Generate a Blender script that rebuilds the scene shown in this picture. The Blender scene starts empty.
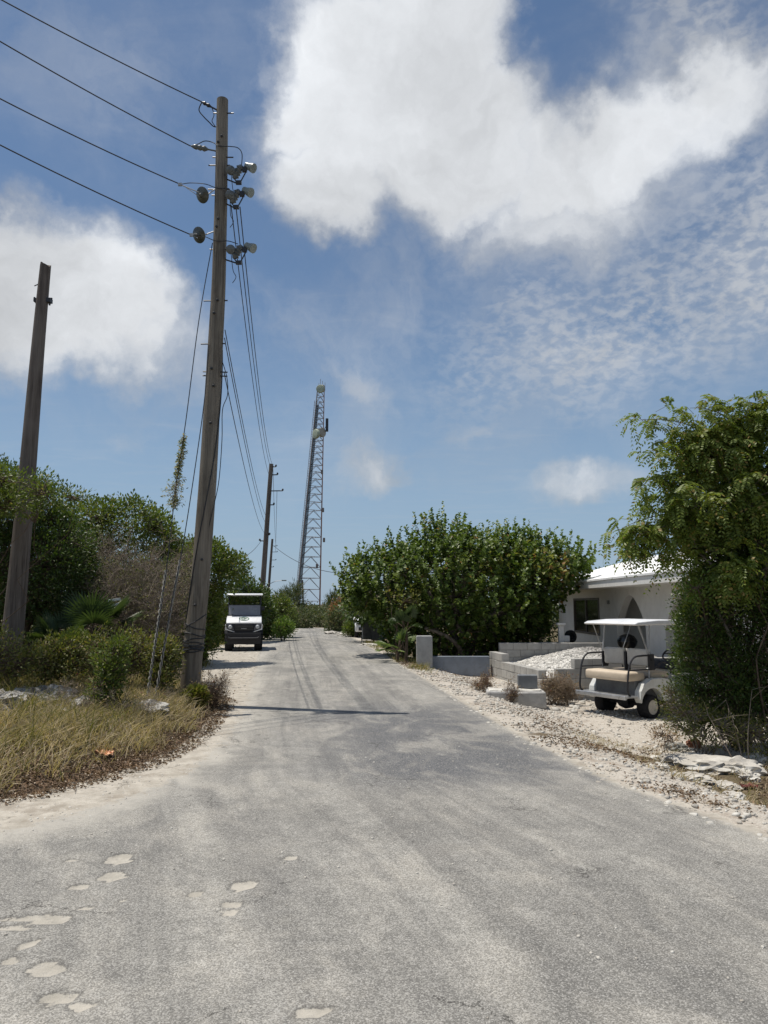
import bpy, bmesh, math, random
import numpy as np
from mathutils import Vector, Matrix

PI = math.pi
S = bpy.context.scene
C = S.collection
rng = np.random.default_rng(11)
random.seed(5)

# ------------------------------------------------------------------ camera, sky, sun, exposure
EYE = 1.6; PITCH = math.radians(7.1); F = 740.0
cam_d = bpy.data.cameras.new('camera'); cam = bpy.data.objects.new('camera', cam_d); C.objects.link(cam)
cam.location = (0, 0, EYE); cam.rotation_euler = (PI/2 + PITCH, 0, 0)
cam_d.sensor_fit = 'VERTICAL'; cam_d.sensor_height = 36.0; cam_d.lens = 36.0*F/1024
cam_d.clip_end = 6000; cam_d.clip_start = 0.05
S.camera = cam
SUN_EL = math.radians(73.5); SUN_DIR = Vector((-0.955, 0.295, 0)).normalized()
to_sun = Vector((SUN_DIR.x*math.cos(SUN_EL), SUN_DIR.y*math.cos(SUN_EL), math.sin(SUN_EL)))
ld = bpy.data.lights.new('sun', 'SUN'); sun = bpy.data.objects.new('sun', ld); C.objects.link(sun)
ld.energy = 5.0; ld.angle = math.radians(0.53); ld.color = (1.0, 0.94, 0.85)
sun.rotation_euler = to_sun.to_track_quat('Z', 'Y').to_euler(); sun.location = (0, 0, 60)
S.view_settings.view_transform = 'Standard'; S.view_settings.look = 'None'
S.view_settings.gamma = 1.0; S.view_settings.use_curve_mapping = False
S.view_settings.exposure = -0.13
S.cycles.max_bounces = 6; S.cycles.diffuse_bounces = 3; S.cycles.transparent_max_bounces = 8
S.cycles.use_denoising = True

def ray(u, v):
    a = (u-384)/F; b = (512-v)/F
    return Vector((a, math.cos(PITCH)-b*math.sin(PITCH), math.sin(PITCH)+b*math.cos(PITCH)))
def P(u, v, d):
    r = ray(u, v); t = d/r.y
    return Vector((r.x*t, d, EYE+r.z*t))
def G0(u, v):
    r = ray(u, v); t = -EYE/r.z
    return (r.x*t, r.y*t)

# world: physical sky + procedural clouds laid out by sky direction
W = bpy.data.worlds.new('World'); S.world = W; W.use_nodes = True
nt = W.node_tree; nt.nodes.clear(); L = nt.links
def N(t, **k):
    n = nt.nodes.new(t)
    for a, b in k.items(): setattr(n, a, b)
    return n
def M_(op, a, b=None, c=None, clamp=False):
    n = N('ShaderNodeMath', operation=op); n.use_clamp = clamp
    for i, x in enumerate((a, b, c)):
        if x is None: continue
        if isinstance(x, (int, float)): n.inputs[i].default_value = x
        else: L.new(x, n.inputs[i])
    return n.outputs[0]
def V_(op, a, b=None):
    n = N('ShaderNodeVectorMath', operation=op)
    for i, x in enumerate((a, b)):
        if x is None: continue
        if isinstance(x, (tuple, list, Vector)): n.inputs[i].default_value = tuple(x)
        else: L.new(x, n.inputs[i])
    return n.outputs['Value'] if op in ('LENGTH', 'DOT_PRODUCT') else n.outputs[0]
def SS(x, lo, hi):
    n = N('ShaderNodeMapRange', interpolation_type='SMOOTHSTEP'); L.new(x, n.inputs[0])
    n.inputs[1].default_value = lo; n.inputs[2].default_value = hi; n.inputs[3].default_value = 0; n.inputs[4].default_value = 1
    return n.outputs[0]
def NZ(vec, scale, detail=6, rough=0.55, dist=0.0):
    n = N('ShaderNodeTexNoise'); L.new(vec, n.inputs['Vector']); n.inputs['Scale'].default_value = scale
    n.inputs['Detail'].default_value = detail; n.inputs['Roughness'].default_value = rough; n.inputs['Distortion'].default_value = dist
    return n
sky = N('ShaderNodeTexSky', sky_type='NISHITA'); sky.sun_disc = False
sky.sun_elevation = SUN_EL; sky.sun_rotation = math.atan2(SUN_DIR.x, SUN_DIR.y)
sky.air_density = 1.0; sky.dust_density = 0.4; sky.ozone_density = 1.6; sky.altitude = 0
tc = N('ShaderNodeTexCoord'); D0 = tc.outputs['Generated']
wn = NZ(D0, 3.2, 5, 0.6)
wob = V_('SCALE', V_('SUBTRACT', wn.outputs['Color'], (0.5, 0.5, 0.5))); wob.node.inputs['Scale'].default_value = 0.22
wn2 = NZ(D0, 15.0, 6, 0.66)
wob2 = V_('SCALE', V_('SUBTRACT', wn2.outputs['Color'], (0.5, 0.5, 0.5))); wob2.node.inputs['Scale'].default_value = 0.06
Dw = V_('ADD', V_('ADD', D0, wob), wob2)
def blob(u, v, ru, rv, ang=0.0, soft=0.55, amp=1.0, vec=None):
    """an elliptical cloud bank round one sky direction: 1 in its heart, 0 outside"""
    c = ray(u, v).normalized(); k = 1/ray(u, v).length
    right = Vector((c.y, -c.x, 0)).normalized(); up = right.cross(c)
    ca, sa = math.cos(ang), math.sin(ang)
    a1 = (right*ca + up*sa)/(ru*k/F); a2 = (up*ca - right*sa)/(rv*k/F)
    dlt = V_('SUBTRACT', vec or Dw, c)
    x = V_('DOT_PRODUCT', dlt, a1); y = V_('DOT_PRODUCT', dlt, a2)
    r = M_('SQRT', M_('ADD', M_('MULTIPLY', x, x), M_('MULTIPLY', y, y)))
    front = M_('GREATER_THAN', V_('DOT_PRODUCT', D0, c), 0.0)
    s = M_('SUBTRACT', 1.0, SS(r, soft, 1.0+(1-soft)*0.6))
    return M_('MULTIPLY', M_('MULTIPLY', s, amp), front)
def mx(lst):
    o = lst[0]
    for b in lst[1:]: o = M_('MAXIMUM', o, b)
    return o
thick = mx([
    blob(350, 95, 100, 100, 0, 0.45, 1.0), blob(335, 190, 65, 70, 0, 0.35, .95), blob(440, 55, 90, 75, 0, .5, 1.0),
    blob(450, 150, 130, 75, 0.0, 0.4, 1.0), blob(590, 150, 150, 62, 0.25, 0.3, .95), blob(700, 100, 95, 55, 0.35, .3, .9),
    blob(560, 200, 120, 60, 0, .2, .75),
    blob(60, 290, 135, 92, -0.2, 0.5, 1.0), blob(-30, 260, 130, 80, 0, 0.5, 1.0), blob(150, 330, 80, 50, -.4, 0.2, .7),
    blob(372, 462, 50, 28, 0, .1, .62), blob(590, 490, 80, 26, 0, .1, .62), blob(470, 432, 50, 16, 0, .1, .42), blob(350, 385, 55, 20, -.6, .1, .42),
    blob(150, 445, 50, 22, 0.4, 0.1, .35)])
# banks outside the frame, all round, so other views keep the same weather
nb = NZ(D0, 2.1, 3, 0.5)
zc = N('ShaderNodeSeparateXYZ'); L.new(D0, zc.inputs[0])
behind = SS(zc.outputs[1], 0.45, 0.1)
thick = M_('MAXIMUM', thick, M_('MULTIPLY', M_('MULTIPLY', SS(nb.outputs[0], .5, .64), behind), .9))
det = NZ(Dw, 7.5, 9, 0.62, .3)
dens = M_('ADD', thick, M_('MULTIPLY', M_('SUBTRACT', det.outputs[0], 0.5), 0.66))
dens = SS(dens, 0.12, 0.95)
# a thin high deck: ripples by projected height, streaks and veils
zz = M_('MAXIMUM', zc.outputs[2], 0.04)
pv = N('ShaderNodeCombineXYZ'); L.new(M_('DIVIDE', zc.outputs[0], zz), pv.inputs[0]); L.new(M_('DIVIDE', zc.outputs[1], zz), pv.inputs[1])
mp = N('ShaderNodeMapping'); L.new(pv.outputs[0], mp.inputs[0]); mp.inputs['Rotation'].default_value = (0, 0, 0.6); mp.inputs['Scale'].default_value = (1.0, 1.7, 1)
rmp = N('ShaderNodeMapping'); L.new(D0, rmp.inputs[0]); rmp.inputs['Rotation'].default_value = (.3, .7, .2); rmp.inputs['Scale'].default_value = (1.0, 1.0, 1.7)
rip = NZ(rmp.outputs[0], 58.0, 4, .55, .25)
veil = NZ(mp.outputs[0], 1.3, 7, .62, .8)
ripr = mx([blob(620, 320, 170, 85, .25, .15, 1.0), blob(740, 250, 100, 110, 0, .2, 1.0), blob(700, 30, 110, 50, -.6, .2, .8), blob(520, 360, 110, 50, .3, .1, .6)])
ripc = M_('MULTIPLY', M_('MULTIPLY', SS(rip.outputs[0], .36, .66), ripr), .52)
ripb = M_('MULTIPLY', M_('MULTIPLY', ripr, SS(det.outputs[0], .25, .60)), .46)
vl = M_('MULTIPLY', SS(veil.outputs[0], .46, .82), .42)
vl2 = mx([blob(130, 70, 150, 90, 0, .1, .34), blob(330, 350, 150, 55, -.2, .1, .42), blob(200, 420, 180, 60, 0, .1, .22), blob(560, 300, 280, 140, 0, .2, .44), blob(420, 430, 300, 70, 0, .2, .26)])
vl2 = M_('MULTIPLY', vl2, SS(det.outputs[0], .30, .70))
thin = M_('ADD', M_('MAXIMUM', M_('ADD', ripc, ripb), vl2), M_('MULTIPLY', vl, 0.45), clamp=True)
alpha = M_('SUBTRACT', 1.0, M_('MULTIPLY', M_('SUBTRACT', 1.0, dens), M_('SUBTRACT', 1.0, M_('MULTIPLY', thin, .8))), clamp=True)
fade = SS(zc.outputs[2], 0.0, 0.10)
alpha = M_('MULTIPLY', alpha, fade)
# cloud brightness: bright hearts, greyer thick undersides
cs = NZ(Dw, 4.2, 7, .58, .2)
br = N('ShaderNodeMapRange'); L.new(cs.outputs[0], br.inputs[0]); br.inputs[1].default_value = .3; br.inputs[2].default_value = .7
br.inputs[3].default_value = 5.3; br.inputs[4].default_value = 8.6
ccol = N('ShaderNodeVectorMath', operation='SCALE'); ccol.inputs[0].default_value = (0.93, 0.96, 1.0); L.new(M_('MULTIPLY', br.outputs[0], M_('ADD', .80, M_('MULTIPLY', SS(dens, .35, 1.0), .26))), ccol.inputs['Scale'])
tint = N('ShaderNodeMix', data_type='RGBA', blend_type='MULTIPLY'); tint.inputs[0].default_value = 1.0
L.new(sky.outputs[0], tint.inputs[6]); tint.inputs[7].default_value = (0.78, 0.84, 0.86, 1)
hzm = N('ShaderNodeMix', data_type='RGBA'); L.new(M_('MULTIPLY', SS(zc.outputs[2], .42, -.02), .78), hzm.inputs[0]); L.new(tint.outputs[2], hzm.inputs[6]); hzm.inputs[7].default_value = (2.9, 4.0, 5.5, 1)
mixn = N('ShaderNodeMix', data_type='RGBA'); L.new(alpha, mixn.inputs[0]); L.new(hzm.outputs[2], mixn.inputs[6]); L.new(ccol.outputs[0], mixn.inputs[7])
bg = N('ShaderNodeBackground'); L.new(mixn.outputs[2], bg.inputs[0]); bg.inputs[1].default_value = 0.115
wo = N('ShaderNodeOutputWorld'); L.new(bg.outputs[0], wo.inputs[0])
W.cycles.sampling_method = 'MANUAL'; W.cycles.sample_map_resolution = 512

# ------------------------------------------------------------------ terrain functions
def ss(x, a, b):
    t = np.clip((x-a)/(b-a), 0, 1); return t*t*(3-2*t)
_tab = rng.random((256, 256))
def vn(x, y):
    x = np.asarray(x, float); y = np.asarray(y, float)
    xi = np.floor(x).astype(int); yi = np.floor(y).astype(int); fx = x-xi; fy = y-yi
    fx = fx*fx*(3-2*fx); fy = fy*fy*(3-2*fy)
    g = lambda a, b: _tab[a % 256, b % 256]
    return (g(xi, yi)*(1-fx)+g(xi+1, yi)*fx)*(1-fy)+(g(xi, yi+1)*(1-fx)+g(xi+1, yi+1)*fx)*fy
def fbm(x, y, o=4):
    s = 0; a = .5
    for i in range(o): s = s+a*vn(x*2**i+7.3*i, y*2**i+3.1*i); a *= .5
    return s
left_edge = [(-60, 3.2), (-12, 5.0), (-6, 5.55)] + [G0(*p) for p in ((0, 806), (60, 796), (110, 782), (160, 766), (200, 745), (222, 722), (234, 703))] + \
    [(-3.05, 13.6), (-3.9, 17), (-4.9, 21), (-5.9, 25), (-6.3, 30), (-5.9, 36), (-5.6, 42), (-6.2, 50), (-9.5, 62), (-18, 80)]
right_edge = [(5.2, -4), (3.4, 2.6), (2.62, 5.1), (1.98, 6.85), (1.5, 9.7), (.80, 16), (-.25, 25), (-1.5, 35), (-2.5, 43), (-3.4, 50), (-6.5, 60), (-15, 77)]
poly = np.array(left_edge + right_edge[::-1] + [(5.2, -6), (-60, -6)])
def sdist(x, y):
    x = np.asarray(x, float).ravel(); y = np.asarray(y, float).ravel()
    best = np.full(x.shape, 1e9); ins = np.zeros(x.shape, bool); n = len(poly)
    for i in range(n):
        a = poly[i]; b = poly[(i+1) % n]; d = b-a; L2 = d@d
        t = np.clip(((x-a[0])*d[0]+(y-a[1])*d[1])/L2, 0, 1)
        best = np.minimum(best, (x-a[0]-t*d[0])**2+(y-a[1]-t*d[1])**2)
        if a[1] != b[1]:
            c = ((a[1] > y) != (b[1] > y)) & (x < (b[0]-a[0])*(y-a[1])/(b[1]-a[1])+a[0]); ins ^= c
    s = np.sqrt(best); return np.where(ins, s, -s)
_ry = [p[1] for p in right_edge]; _rx = [p[0] for p in right_edge]
def xr(y): return np.interp(y, _ry, _rx)
def H(x, y, road=False):
    shp = np.shape(x); x = np.asarray(x, float).ravel(); y = np.asarray(y, float).ravel()
    s = sdist(x, y); out = np.maximum(-s, 0); left = x < xr(y)-1.2
    zl = .22*ss(out, .15, 1.3)+.38*ss(out, 1.0, 4.5)+.05*(fbm(x*1.3, y*1.3)-.5)*ss(out, .3, 1.2)
    zr = -(.33*ss(out, .3, 2.1)+.09*ss(out, 2.1, 4.8))*(1-ss(y, 26, 40))+.03*(fbm(x*1.5+9, y*1.5)-.5)*ss(out, .2, 1)
    z = np.where(left, zl, zr)
    z = z - .025*np.maximum(y-49, 0)*(y < 130) - .025*81*(y >= 130)
    z = z + .012*(fbm(x*.5, y*.5, 2)-.4)
    return z.reshape(shp) if shp else float(z[0])
def G(u, v):
    r = ray(u, v); z = 0
    for _ in range(12):
        t = (z-EYE)/r.z; z = .5*z+.5*H(r.x*t, r.y*t)
    t = (z-EYE)/r.z
    return Vector((r.x*t, r.y*t, z))

# ------------------------------------------------------------------ materials
def material(name):
    m = bpy.data.materials.new(name); m.use_nodes = True; n = m.node_tree; n.nodes.clear(); return m, n
class NT:
    def __init__(s, name):
        s.m, s.t = material(name); s.L = s.t.links
        s.out = s.n('ShaderNodeOutputMaterial'); s.p = s.n('ShaderNodeBsdfPrincipled'); s.L.new(s.p.outputs[0], s.out.inputs[0])
        s.tc = s.n('ShaderNodeTexCoord'); s.geo = s.n('ShaderNodeNewGeometry')
    def n(s, t, **k):
        x = s.t.nodes.new(t)
        for a, b in k.items(): setattr(x, a, b)
        return x
    def put(s, sock, x):
        if isinstance(x, (int, float)): sock.default_value = x
        elif isinstance(x, (tuple, list)): sock.default_value = tuple(x) if len(x) == 4 or sock.type == 'VECTOR' else tuple(x)+(1,)
        else: s.L.new(x, sock)
    def noise(s, scale, detail=5, rough=.6, vec=None, dist=0, out=0):
        x = s.n('ShaderNodeTexNoise'); x.inputs['Scale'].default_value = scale; x.inputs['Detail'].default_value = detail
        x.inputs['Roughness'].default_value = rough; x.inputs['Distortion'].default_value = dist
        s.L.new(vec or s.tc.outputs['Object'], x.inputs['Vector']); return x.outputs[out]
    def vor(s, scale, vec=None, feature='F1', out=0):
        x = s.n('ShaderNodeTexVoronoi'); x.feature = feature; x.inputs['Scale'].default_value = scale
        s.L.new(vec or s.tc.outputs['Object'], x.inputs['Vector']); return x.outputs[out]
    def map(s, scale, rot=(0, 0, 0), vec=None):
        x = s.n('ShaderNodeMapping'); s.L.new(vec or s.tc.outputs['Object'], x.inputs[0]); x.inputs['Scale'].default_value = scale
        x.inputs['Rotation'].default_value = rot; return x.outputs[0]
    def rng(s, x, a, b, c=0.0, d=1.0, smooth=True):
        n = s.n('ShaderNodeMapRange'); n.interpolation_type = 'SMOOTHSTEP' if smooth else 'LINEAR'
        s.put(n.inputs[0], x)
        for i, q in enumerate((a, b, c, d)): n.inputs[i+1].default_value = q
        return n.outputs[0]
    def math(s, op, a, b=0.0, clamp=False):
        n = s.n('ShaderNodeMath', operation=op); n.use_clamp = clamp; s.put(n.inputs[0], a); s.put(n.inputs[1], b); return n.outputs[0]
    def mix(s, f, a, b, mode='MIX'):
        n = s.n('ShaderNodeMix', data_type='RGBA', blend_type=mode); s.put(n.inputs[0], f); s.put(n.inputs[6], a); s.put(n.inputs[7], b); return n.outputs[2]
    def attr(s, name):
        n = s.n('ShaderNodeAttribute'); n.attribute_name = name; return n.outputs['Fac']
    def bump(s, h, strength=.4, dist=.01):
        n = s.n('ShaderNodeBump'); n.inputs['Strength'].default_value = strength; n.inputs['Distance'].default_value = dist
        s.L.new(h, n.inputs['Height']); s.L.new(n.outputs[0], s.p.inputs['Normal'])
    def col(s, c, rough=.8, spec=.3, metal=0):
        s.put(s.p.inputs['Base Color'], c); s.put(s.p.inputs['Roughness'], rough); s.put(s.p.inputs['Specular IOR Level'], spec); s.p.inputs['Metallic'].default_value = metal
def simple(name, c, rough=.7, var=.25, scale=4.0, spec=.3, metal=0, bump=0.0, bscale=60, dirt=None, dirtamt=.4):
    s = NT(name); n = s.noise(scale, 6, .65)
    c2 = tuple(min(1, x*(1+var)) for x in c); c1 = tuple(x*(1-var) for x in c)
    o = s.mix(s.rng(n, .3, .7), c1, c2)
    if dirt: o = s.mix(s.math('MULTIPLY', s.rng(s.noise(scale*2.7, 8, .7), .45, .75), dirtamt), o, dirt)
    s.col(o, s.rng(n, .2, .8, max(rough-.1, .05), min(rough+.1, 1)), spec, metal)
    if bump: s.bump(s.noise(bscale, 4, .6), bump, .01)
    return s.m
def leafmat(name, dark, light, accent=None, acc=.04, rough=.5, trans=.28, patch=.8, spec=.35):
    s = NT(name); r = s.geo.outputs['Random Per Island']
    c = s.mix(s.rng(r, 0, 1, smooth=False), dark, light)
    big = s.noise(patch, 3, .5)
    c = s.mix(s.rng(big, .40, .66), c, tuple(.55*a+.45*b*1.15 for a, b in zip(dark, light)))
    yel = tuple((light[0]*1.25, light[1]*1.12, light[2]*.9))
    c = s.mix(s.math('MULTIPLY', s.rng(s.noise(patch*2.3, 2, .5), .52, .7), .5), c, yel)
    if accent is not None:
        hsh = s.n('ShaderNodeTexWhiteNoise'); hsh.noise_dimensions = '1D'; s.L.new(r, hsh.inputs['W'])
        c = s.mix(s.math('LESS_THAN', hsh.outputs[0], acc), c, accent)
    s.col(c, rough, spec)
    tr = s.n('ShaderNodeBsdfTranslucent'); s.put(tr.inputs[0], s.mix(1.0, c, (1.5, 1.6, .7), 'MULTIPLY'))
    mxs = s.n('ShaderNodeMixShader'); mxs.inputs[0].default_value = trans
    s.L.new(s.p.outputs[0], mxs.inputs[1]); s.L.new(tr.outputs[0], mxs.inputs[2]); s.L.new(mxs.outputs[0], s.out.inputs[0])
    return s.m
def woodmat(name, c, dark, rough=.85):
    s = NT(name); v = s.map((9, 9, .45)); n = s.noise(2.2, 8, .7, v, .4)
    v2 = s.map((30, 30, .7)); n2 = s.noise(2.0, 5, .7, v2)
    o = s.mix(s.rng(n, .3, .68), dark, c); o = s.mix(s.math('MULTIPLY', s.rng(n2, .5, .62), .45), o, tuple(x*.4 for x in dark))
    o = s.mix(s.math('MULTIPLY', s.rng(s.noise(.9, 3, .5), .42, .65), .45), o, tuple(x*1.25 for x in c))
    s.col(o, rough, .2); s.bump(n2, .6, .012); return s.m
def barkmat(name, c, var=.4):
    return simple(name, c, .9, var, 9, .15, bump=.5, bscale=45)

# ------------------------------------------------------------------ object helpers
def tag(o, label, cat, group=None, kind=None):
    if label: o['label'] = label
    if cat: o['category'] = cat
    if group: o['group'] = group
    if kind: o['kind'] = kind
    return o
def thing(name, label, cat, loc=(0, 0, 0), rz=0.0, group=None, rot=None):
    o = bpy.data.objects.new(name, None); C.objects.link(o); o.location = loc
    o.rotation_euler = rot if rot else (0, 0, rz); o.empty_display_size = .2
    return tag(o, label, cat, group)
def copy_tree(o, parent=None):
    c = o.copy(); C.objects.link(c)
    if parent: c.parent = parent
    for ch in list(o.children): copy_tree(ch, c)
    return c
def link(name, me, m, parent=None, loc=None):
    o = bpy.data.objects.new(name, me); C.objects.link(o)
    if m: me.materials.append(m)
    if parent: o.parent = parent
    if loc is not None: o.location = loc
    return o
class MB:
    """collects shapes into one mesh"""
    def __init__(s): s.v = []; s.f = []
    def add(s, v, f):
        k = len(s.v); s.v += [tuple(p) for p in v]; s.f += [tuple(i+k for i in g) for g in f]; return s
    def box(s, x0, x1, y0, y1, z0, z1, M=None):
        v = [Vector((x, y, z)) for z in (z0, z1) for x, y in ((x0, y0), (x1, y0), (x1, y1), (x0, y1))]
        if M: v = [M @ p for p in v]
        return s.add(v, [(3, 2, 1, 0), (4, 5, 6, 7), (0, 1, 5, 4), (1, 2, 6, 5), (2, 3, 7, 6), (3, 0, 4, 7)])
    def prism(s, pts, a, b, axis='y'):
        n = len(pts); put = {'y': lambda p, t: (p[0], t, p[1]), 'x': lambda p, t: (t, p[0], p[1]), 'z': lambda p, t: (p[0], p[1], t)}[axis]
        v = [put(p, a) for p in pts]+[put(p, b) for p in pts]
        return s.add(v, [tuple(range(n-1, -1, -1)), tuple(range(n, 2*n))]+[(i, (i+1) % n, n+(i+1) % n, n+i) for i in range(n)])
    def tube(s, pts, r, n=8, cap=True):
        pts = [Vector(p) for p in pts]; K = len(pts); rr = r if isinstance(r, (list, tuple)) else [r]*K
        v = []; prev = None
        for i, p in enumerate(pts):
            t = (pts[min(i+1, K-1)]-pts[max(i-1, 0)]).normalized()
            if prev is None: a = t.cross(Vector((0, 0, 1)) if abs(t.z) < .9 else Vector((1, 0, 0))).normalized()
            else: a = (prev-t*prev.dot(t)).normalized()
            prev = a; b = t.cross(a)
            v += [p+(a*math.cos(2*PI*j/n)+b*math.sin(2*PI*j/n))*rr[i] for j in range(n)]
        f = [(i*n+j, i*n+(j+1) % n, (i+1)*n+(j+1) % n, (i+1)*n+j) for i in range(K-1) for j in range(n)]
        if cap: f += [tuple(range(n-1, -1, -1)), tuple((K-1)*n+j for j in range(n))]
        return s.add(v, f)
    def lathe(s, prof, origin=(0, 0, 0), axis=(0, 0, 1), n=20):
        """prof: (radius, along)"""
        ax = Vector(axis).normalized(); a = ax.cross(Vector((0, 0, 1)) if abs(ax.z) < .9 else Vector((1, 0, 0))).normalized(); b = ax.cross(a); o = Vector(origin)
        v = [o+ax*h+(a*math.cos(2*PI*j/n)+b*math.sin(2*PI*j/n))*r for r, h in prof for j in range(n)]; K = len(prof)
        f = [(i*n+j, i*n+(j+1) % n, (i+1)*n+(j+1) % n, (i+1)*n+j) for i in range(K-1) for j in range(n)]
        f += [tuple(range(n-1, -1, -1)), tuple((K-1)*n+j for j in range(n))]
        return s.add(v, f)
    def build(s, name, m, parent=None, bevel=0, seg=2, smooth=False, loc=None, noise=0.0, sub=0, nsc=3.0):
        me = bpy.data.meshes.new(name); bm = bmesh.new()
        vs = [bm.verts.new(p) for p in s.v]
        for f in s.f:
            try: bm.faces.new([vs[i] for i in f])
            except ValueError: pass
        bmesh.ops.recalc_face_normals(bm, faces=bm.faces)
        if bevel: bmesh.ops.bevel(bm, geom=[e for e in bm.edges if e.is_manifold and e.calc_face_angle(0) > .45], offset=bevel, segments=seg, profile=.5, affect='EDGES', clamp_overlap=True)
        if sub: bmesh.ops.subdivide_edges(bm, edges=bm.edges, cuts=sub, use_grid_fill=True)
        if noise:
            from mathutils import noise as mn
            for q in bm.verts: q.co += Vector(mn.noise_vector(q.co*nsc))*noise+Vector(mn.noise_vector(q.co*nsc*3.3))*noise*.4
        bm.to_mesh(me); bm.free()
        if smooth:
            me.polygons.foreach_set('use_smooth', [True]*len(me.polygons))
            me.set_sharp_from_angle(angle=math.radians(38))
        return link(name, me, m, parent, loc)

class Q:
    """quad buffers for foliage, twigs, grass: numpy only"""
    def __init__(s): s.v = []; s.f = []; s.n = 0; s.tris = []
    def add(s, v, f): s.v.append(v.reshape(-1, 3)); s.f.append(f.reshape(-1, 4)+s.n); s.n += len(s.v[-1])
    def leaves(s, c, ax, nr, ln, wd, fold=.25):
        """6-vertex folded leaves"""
        ax = unit(ax); sd = unit(np.cross(ax, nr)); nr = np.cross(sd, ax)
        ln = np.broadcast_to(ln, (len(c),))[:, None]; wd = np.broadcast_to(wd, (len(c),))[:, None]
        up = nr*wd*fold
        b = c; t = c+ax*ln-up*.6
        l1 = c+ax*ln*.33+sd*wd*.5+up; l2 = c+ax*ln*.74+sd*wd*.42+up*.6; r1 = c+ax*ln*.33-sd*wd*.5+up; r2 = c+ax*ln*.74-sd*wd*.42+up*.6
        v = np.stack([b, l1, l2, t, r2, r1], 1); k = len(c)
        f = (np.arange(k)*6)[:, None, None]+np.array([[0, 3, 2, 1], [0, 5, 4, 3]])[None]
        s.add(v, f)
    def cards(s, c, ax, nr, ln, wd):
        """4-vertex diamonds for small leaves"""
        ax = unit(ax); sd = unit(np.cross(ax, nr))
        ln = np.broadcast_to(ln, (len(c),))[:, None]; wd = np.broadcast_to(wd, (len(c),))[:, None]
        v = np.stack([c, c+ax*ln*.55+sd*wd*.5, c+ax*ln, c+ax*ln*.5-sd*wd*.5], 1)
        s.add(v, (np.arange(len(c))*4)[:, None]+np.arange(4)[None])
    def tubes(s, p, r, n=4):
        """p (N,K,3), r (N,K)"""
        Nn, K, _ = p.shape
        t = np.gradient(p, axis=1); t = unit(t); ref = np.where(np.abs(t[:, :1, 2:3]) > .9, np.array([1., 0, 0]), np.array([0, 0, 1.]))
        a = unit(np.cross(t, np.broadcast_to(ref, t.shape))); b = np.cross(t, a)
        an = 2*PI*np.arange(n)/n
        v = p[:, :, None]+(a[:, :, None]*np.cos(an)[None, None, :, None]+b[:, :, None]*np.sin(an)[None, None, :, None])*r[:, :, None, None]
        i = np.arange(K-1)[:, None]; j = np.arange(n)[None]
        f = np.stack([i*n+j, i*n+(j+1) % n, (i+1)*n+(j+1) % n, (i+1)*n+j], -1).reshape(-1, 4)
        s.add(v, (np.arange(Nn)*K*n)[:, None, None]+f[None])
    def build(s, name, m, parent=None, smooth=False, origin=(0, 0, 0)):
        v = np.concatenate(s.v)-np.array(origin, float); f = np.concatenate(s.f).astype(np.int32); me = bpy.data.meshes.new(name)
        me.vertices.add(len(v)); me.vertices.foreach_set('co', v.astype(np.float32).ravel())
        me.loops.add(f.size); me.loops.foreach_set('vertex_index', f.ravel())
        me.polygons.add(len(f)); me.polygons.foreach_set('loop_start', np.arange(len(f), dtype=np.int32)*4)
        me.polygons.foreach_set('loop_total', np.full(len(f), 4, np.int32))
        if smooth: me.polygons.foreach_set('use_smooth', np.ones(len(f), bool))
        me.update(calc_edges=True)
        return link(name, me, m, parent)
def unit(a): return a/np.maximum(np.linalg.norm(a, axis=-1, keepdims=True), 1e-9)
def rdir(n): return unit(rng.normal(size=(n, 3)))
def bez(a, b, c, K):
    t = np.linspace(0, 1, K)[None, :, None]; a, b, c = (np.asarray(q, float)[:, None] for q in (a, b, c))
    return (1-t)**2*a+2*t*(1-t)*b+t*t*c

# ------------------------------------------------------------------ ground, road
def axis(dense0, dense1, step, lo, hi, grow=1.09):
    a = list(np.arange(dense0, dense1+1e-6, step)); s = step; p = a[-1]
    while p < hi: s *= grow; p += s; a.append(p)
    s = step; p = a[0]; b = []
    while p > lo: s *= grow; p -= s; b.append(p)
    return np.array(b[::-1]+a)
def grid(name, xs, ys, zf, keep=None, attrs=(), m=None, kind='structure'):
    X, Y = np.meshgrid(xs, ys); Z = zf(X, Y); nx, ny = len(xs), len(ys)
    co = np.stack([X, Y, Z], -1).reshape(-1, 3)
    i = (np.arange(ny-1)[:, None]*nx+np.arange(nx-1)[None]).ravel(); f = np.stack([i, i+1, i+nx+1, i+nx], 1)
    if keep is not None:
        k = keep(X, Y).ravel(); f = f[k[f].all(1)]
    used = np.unique(f); remap = np.full(len(co), -1); remap[used] = np.arange(len(used)); f = remap[f]; co = co[used]
    me = bpy.data.meshes.new(name); me.vertices.add(len(co)); me.vertices.foreach_set('co', co.astype(np.float32).ravel())
    me.loops.add(f.size); me.loops.foreach_set('vertex_index', f.astype(np.int32).ravel()); me.polygons.add(len(f))
    me.polygons.foreach_set('loop_start', np.arange(len(f), dtype=np.int32)*4); me.polygons.foreach_set('loop_total', np.full(len(f), 4, np.int32))
    me.polygons.foreach_set('use_smooth', np.ones(len(f), bool)); me.update(calc_edges=True)
    for nm, fn in attrs:
        a = me.attributes.new(nm, 'FLOAT', 'POINT'); a.data.foreach_set('value', fn(co[:, 0], co[:, 1]).astype(np.float32))
    o = link(name, me, m); o['kind'] = kind; return o

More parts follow.
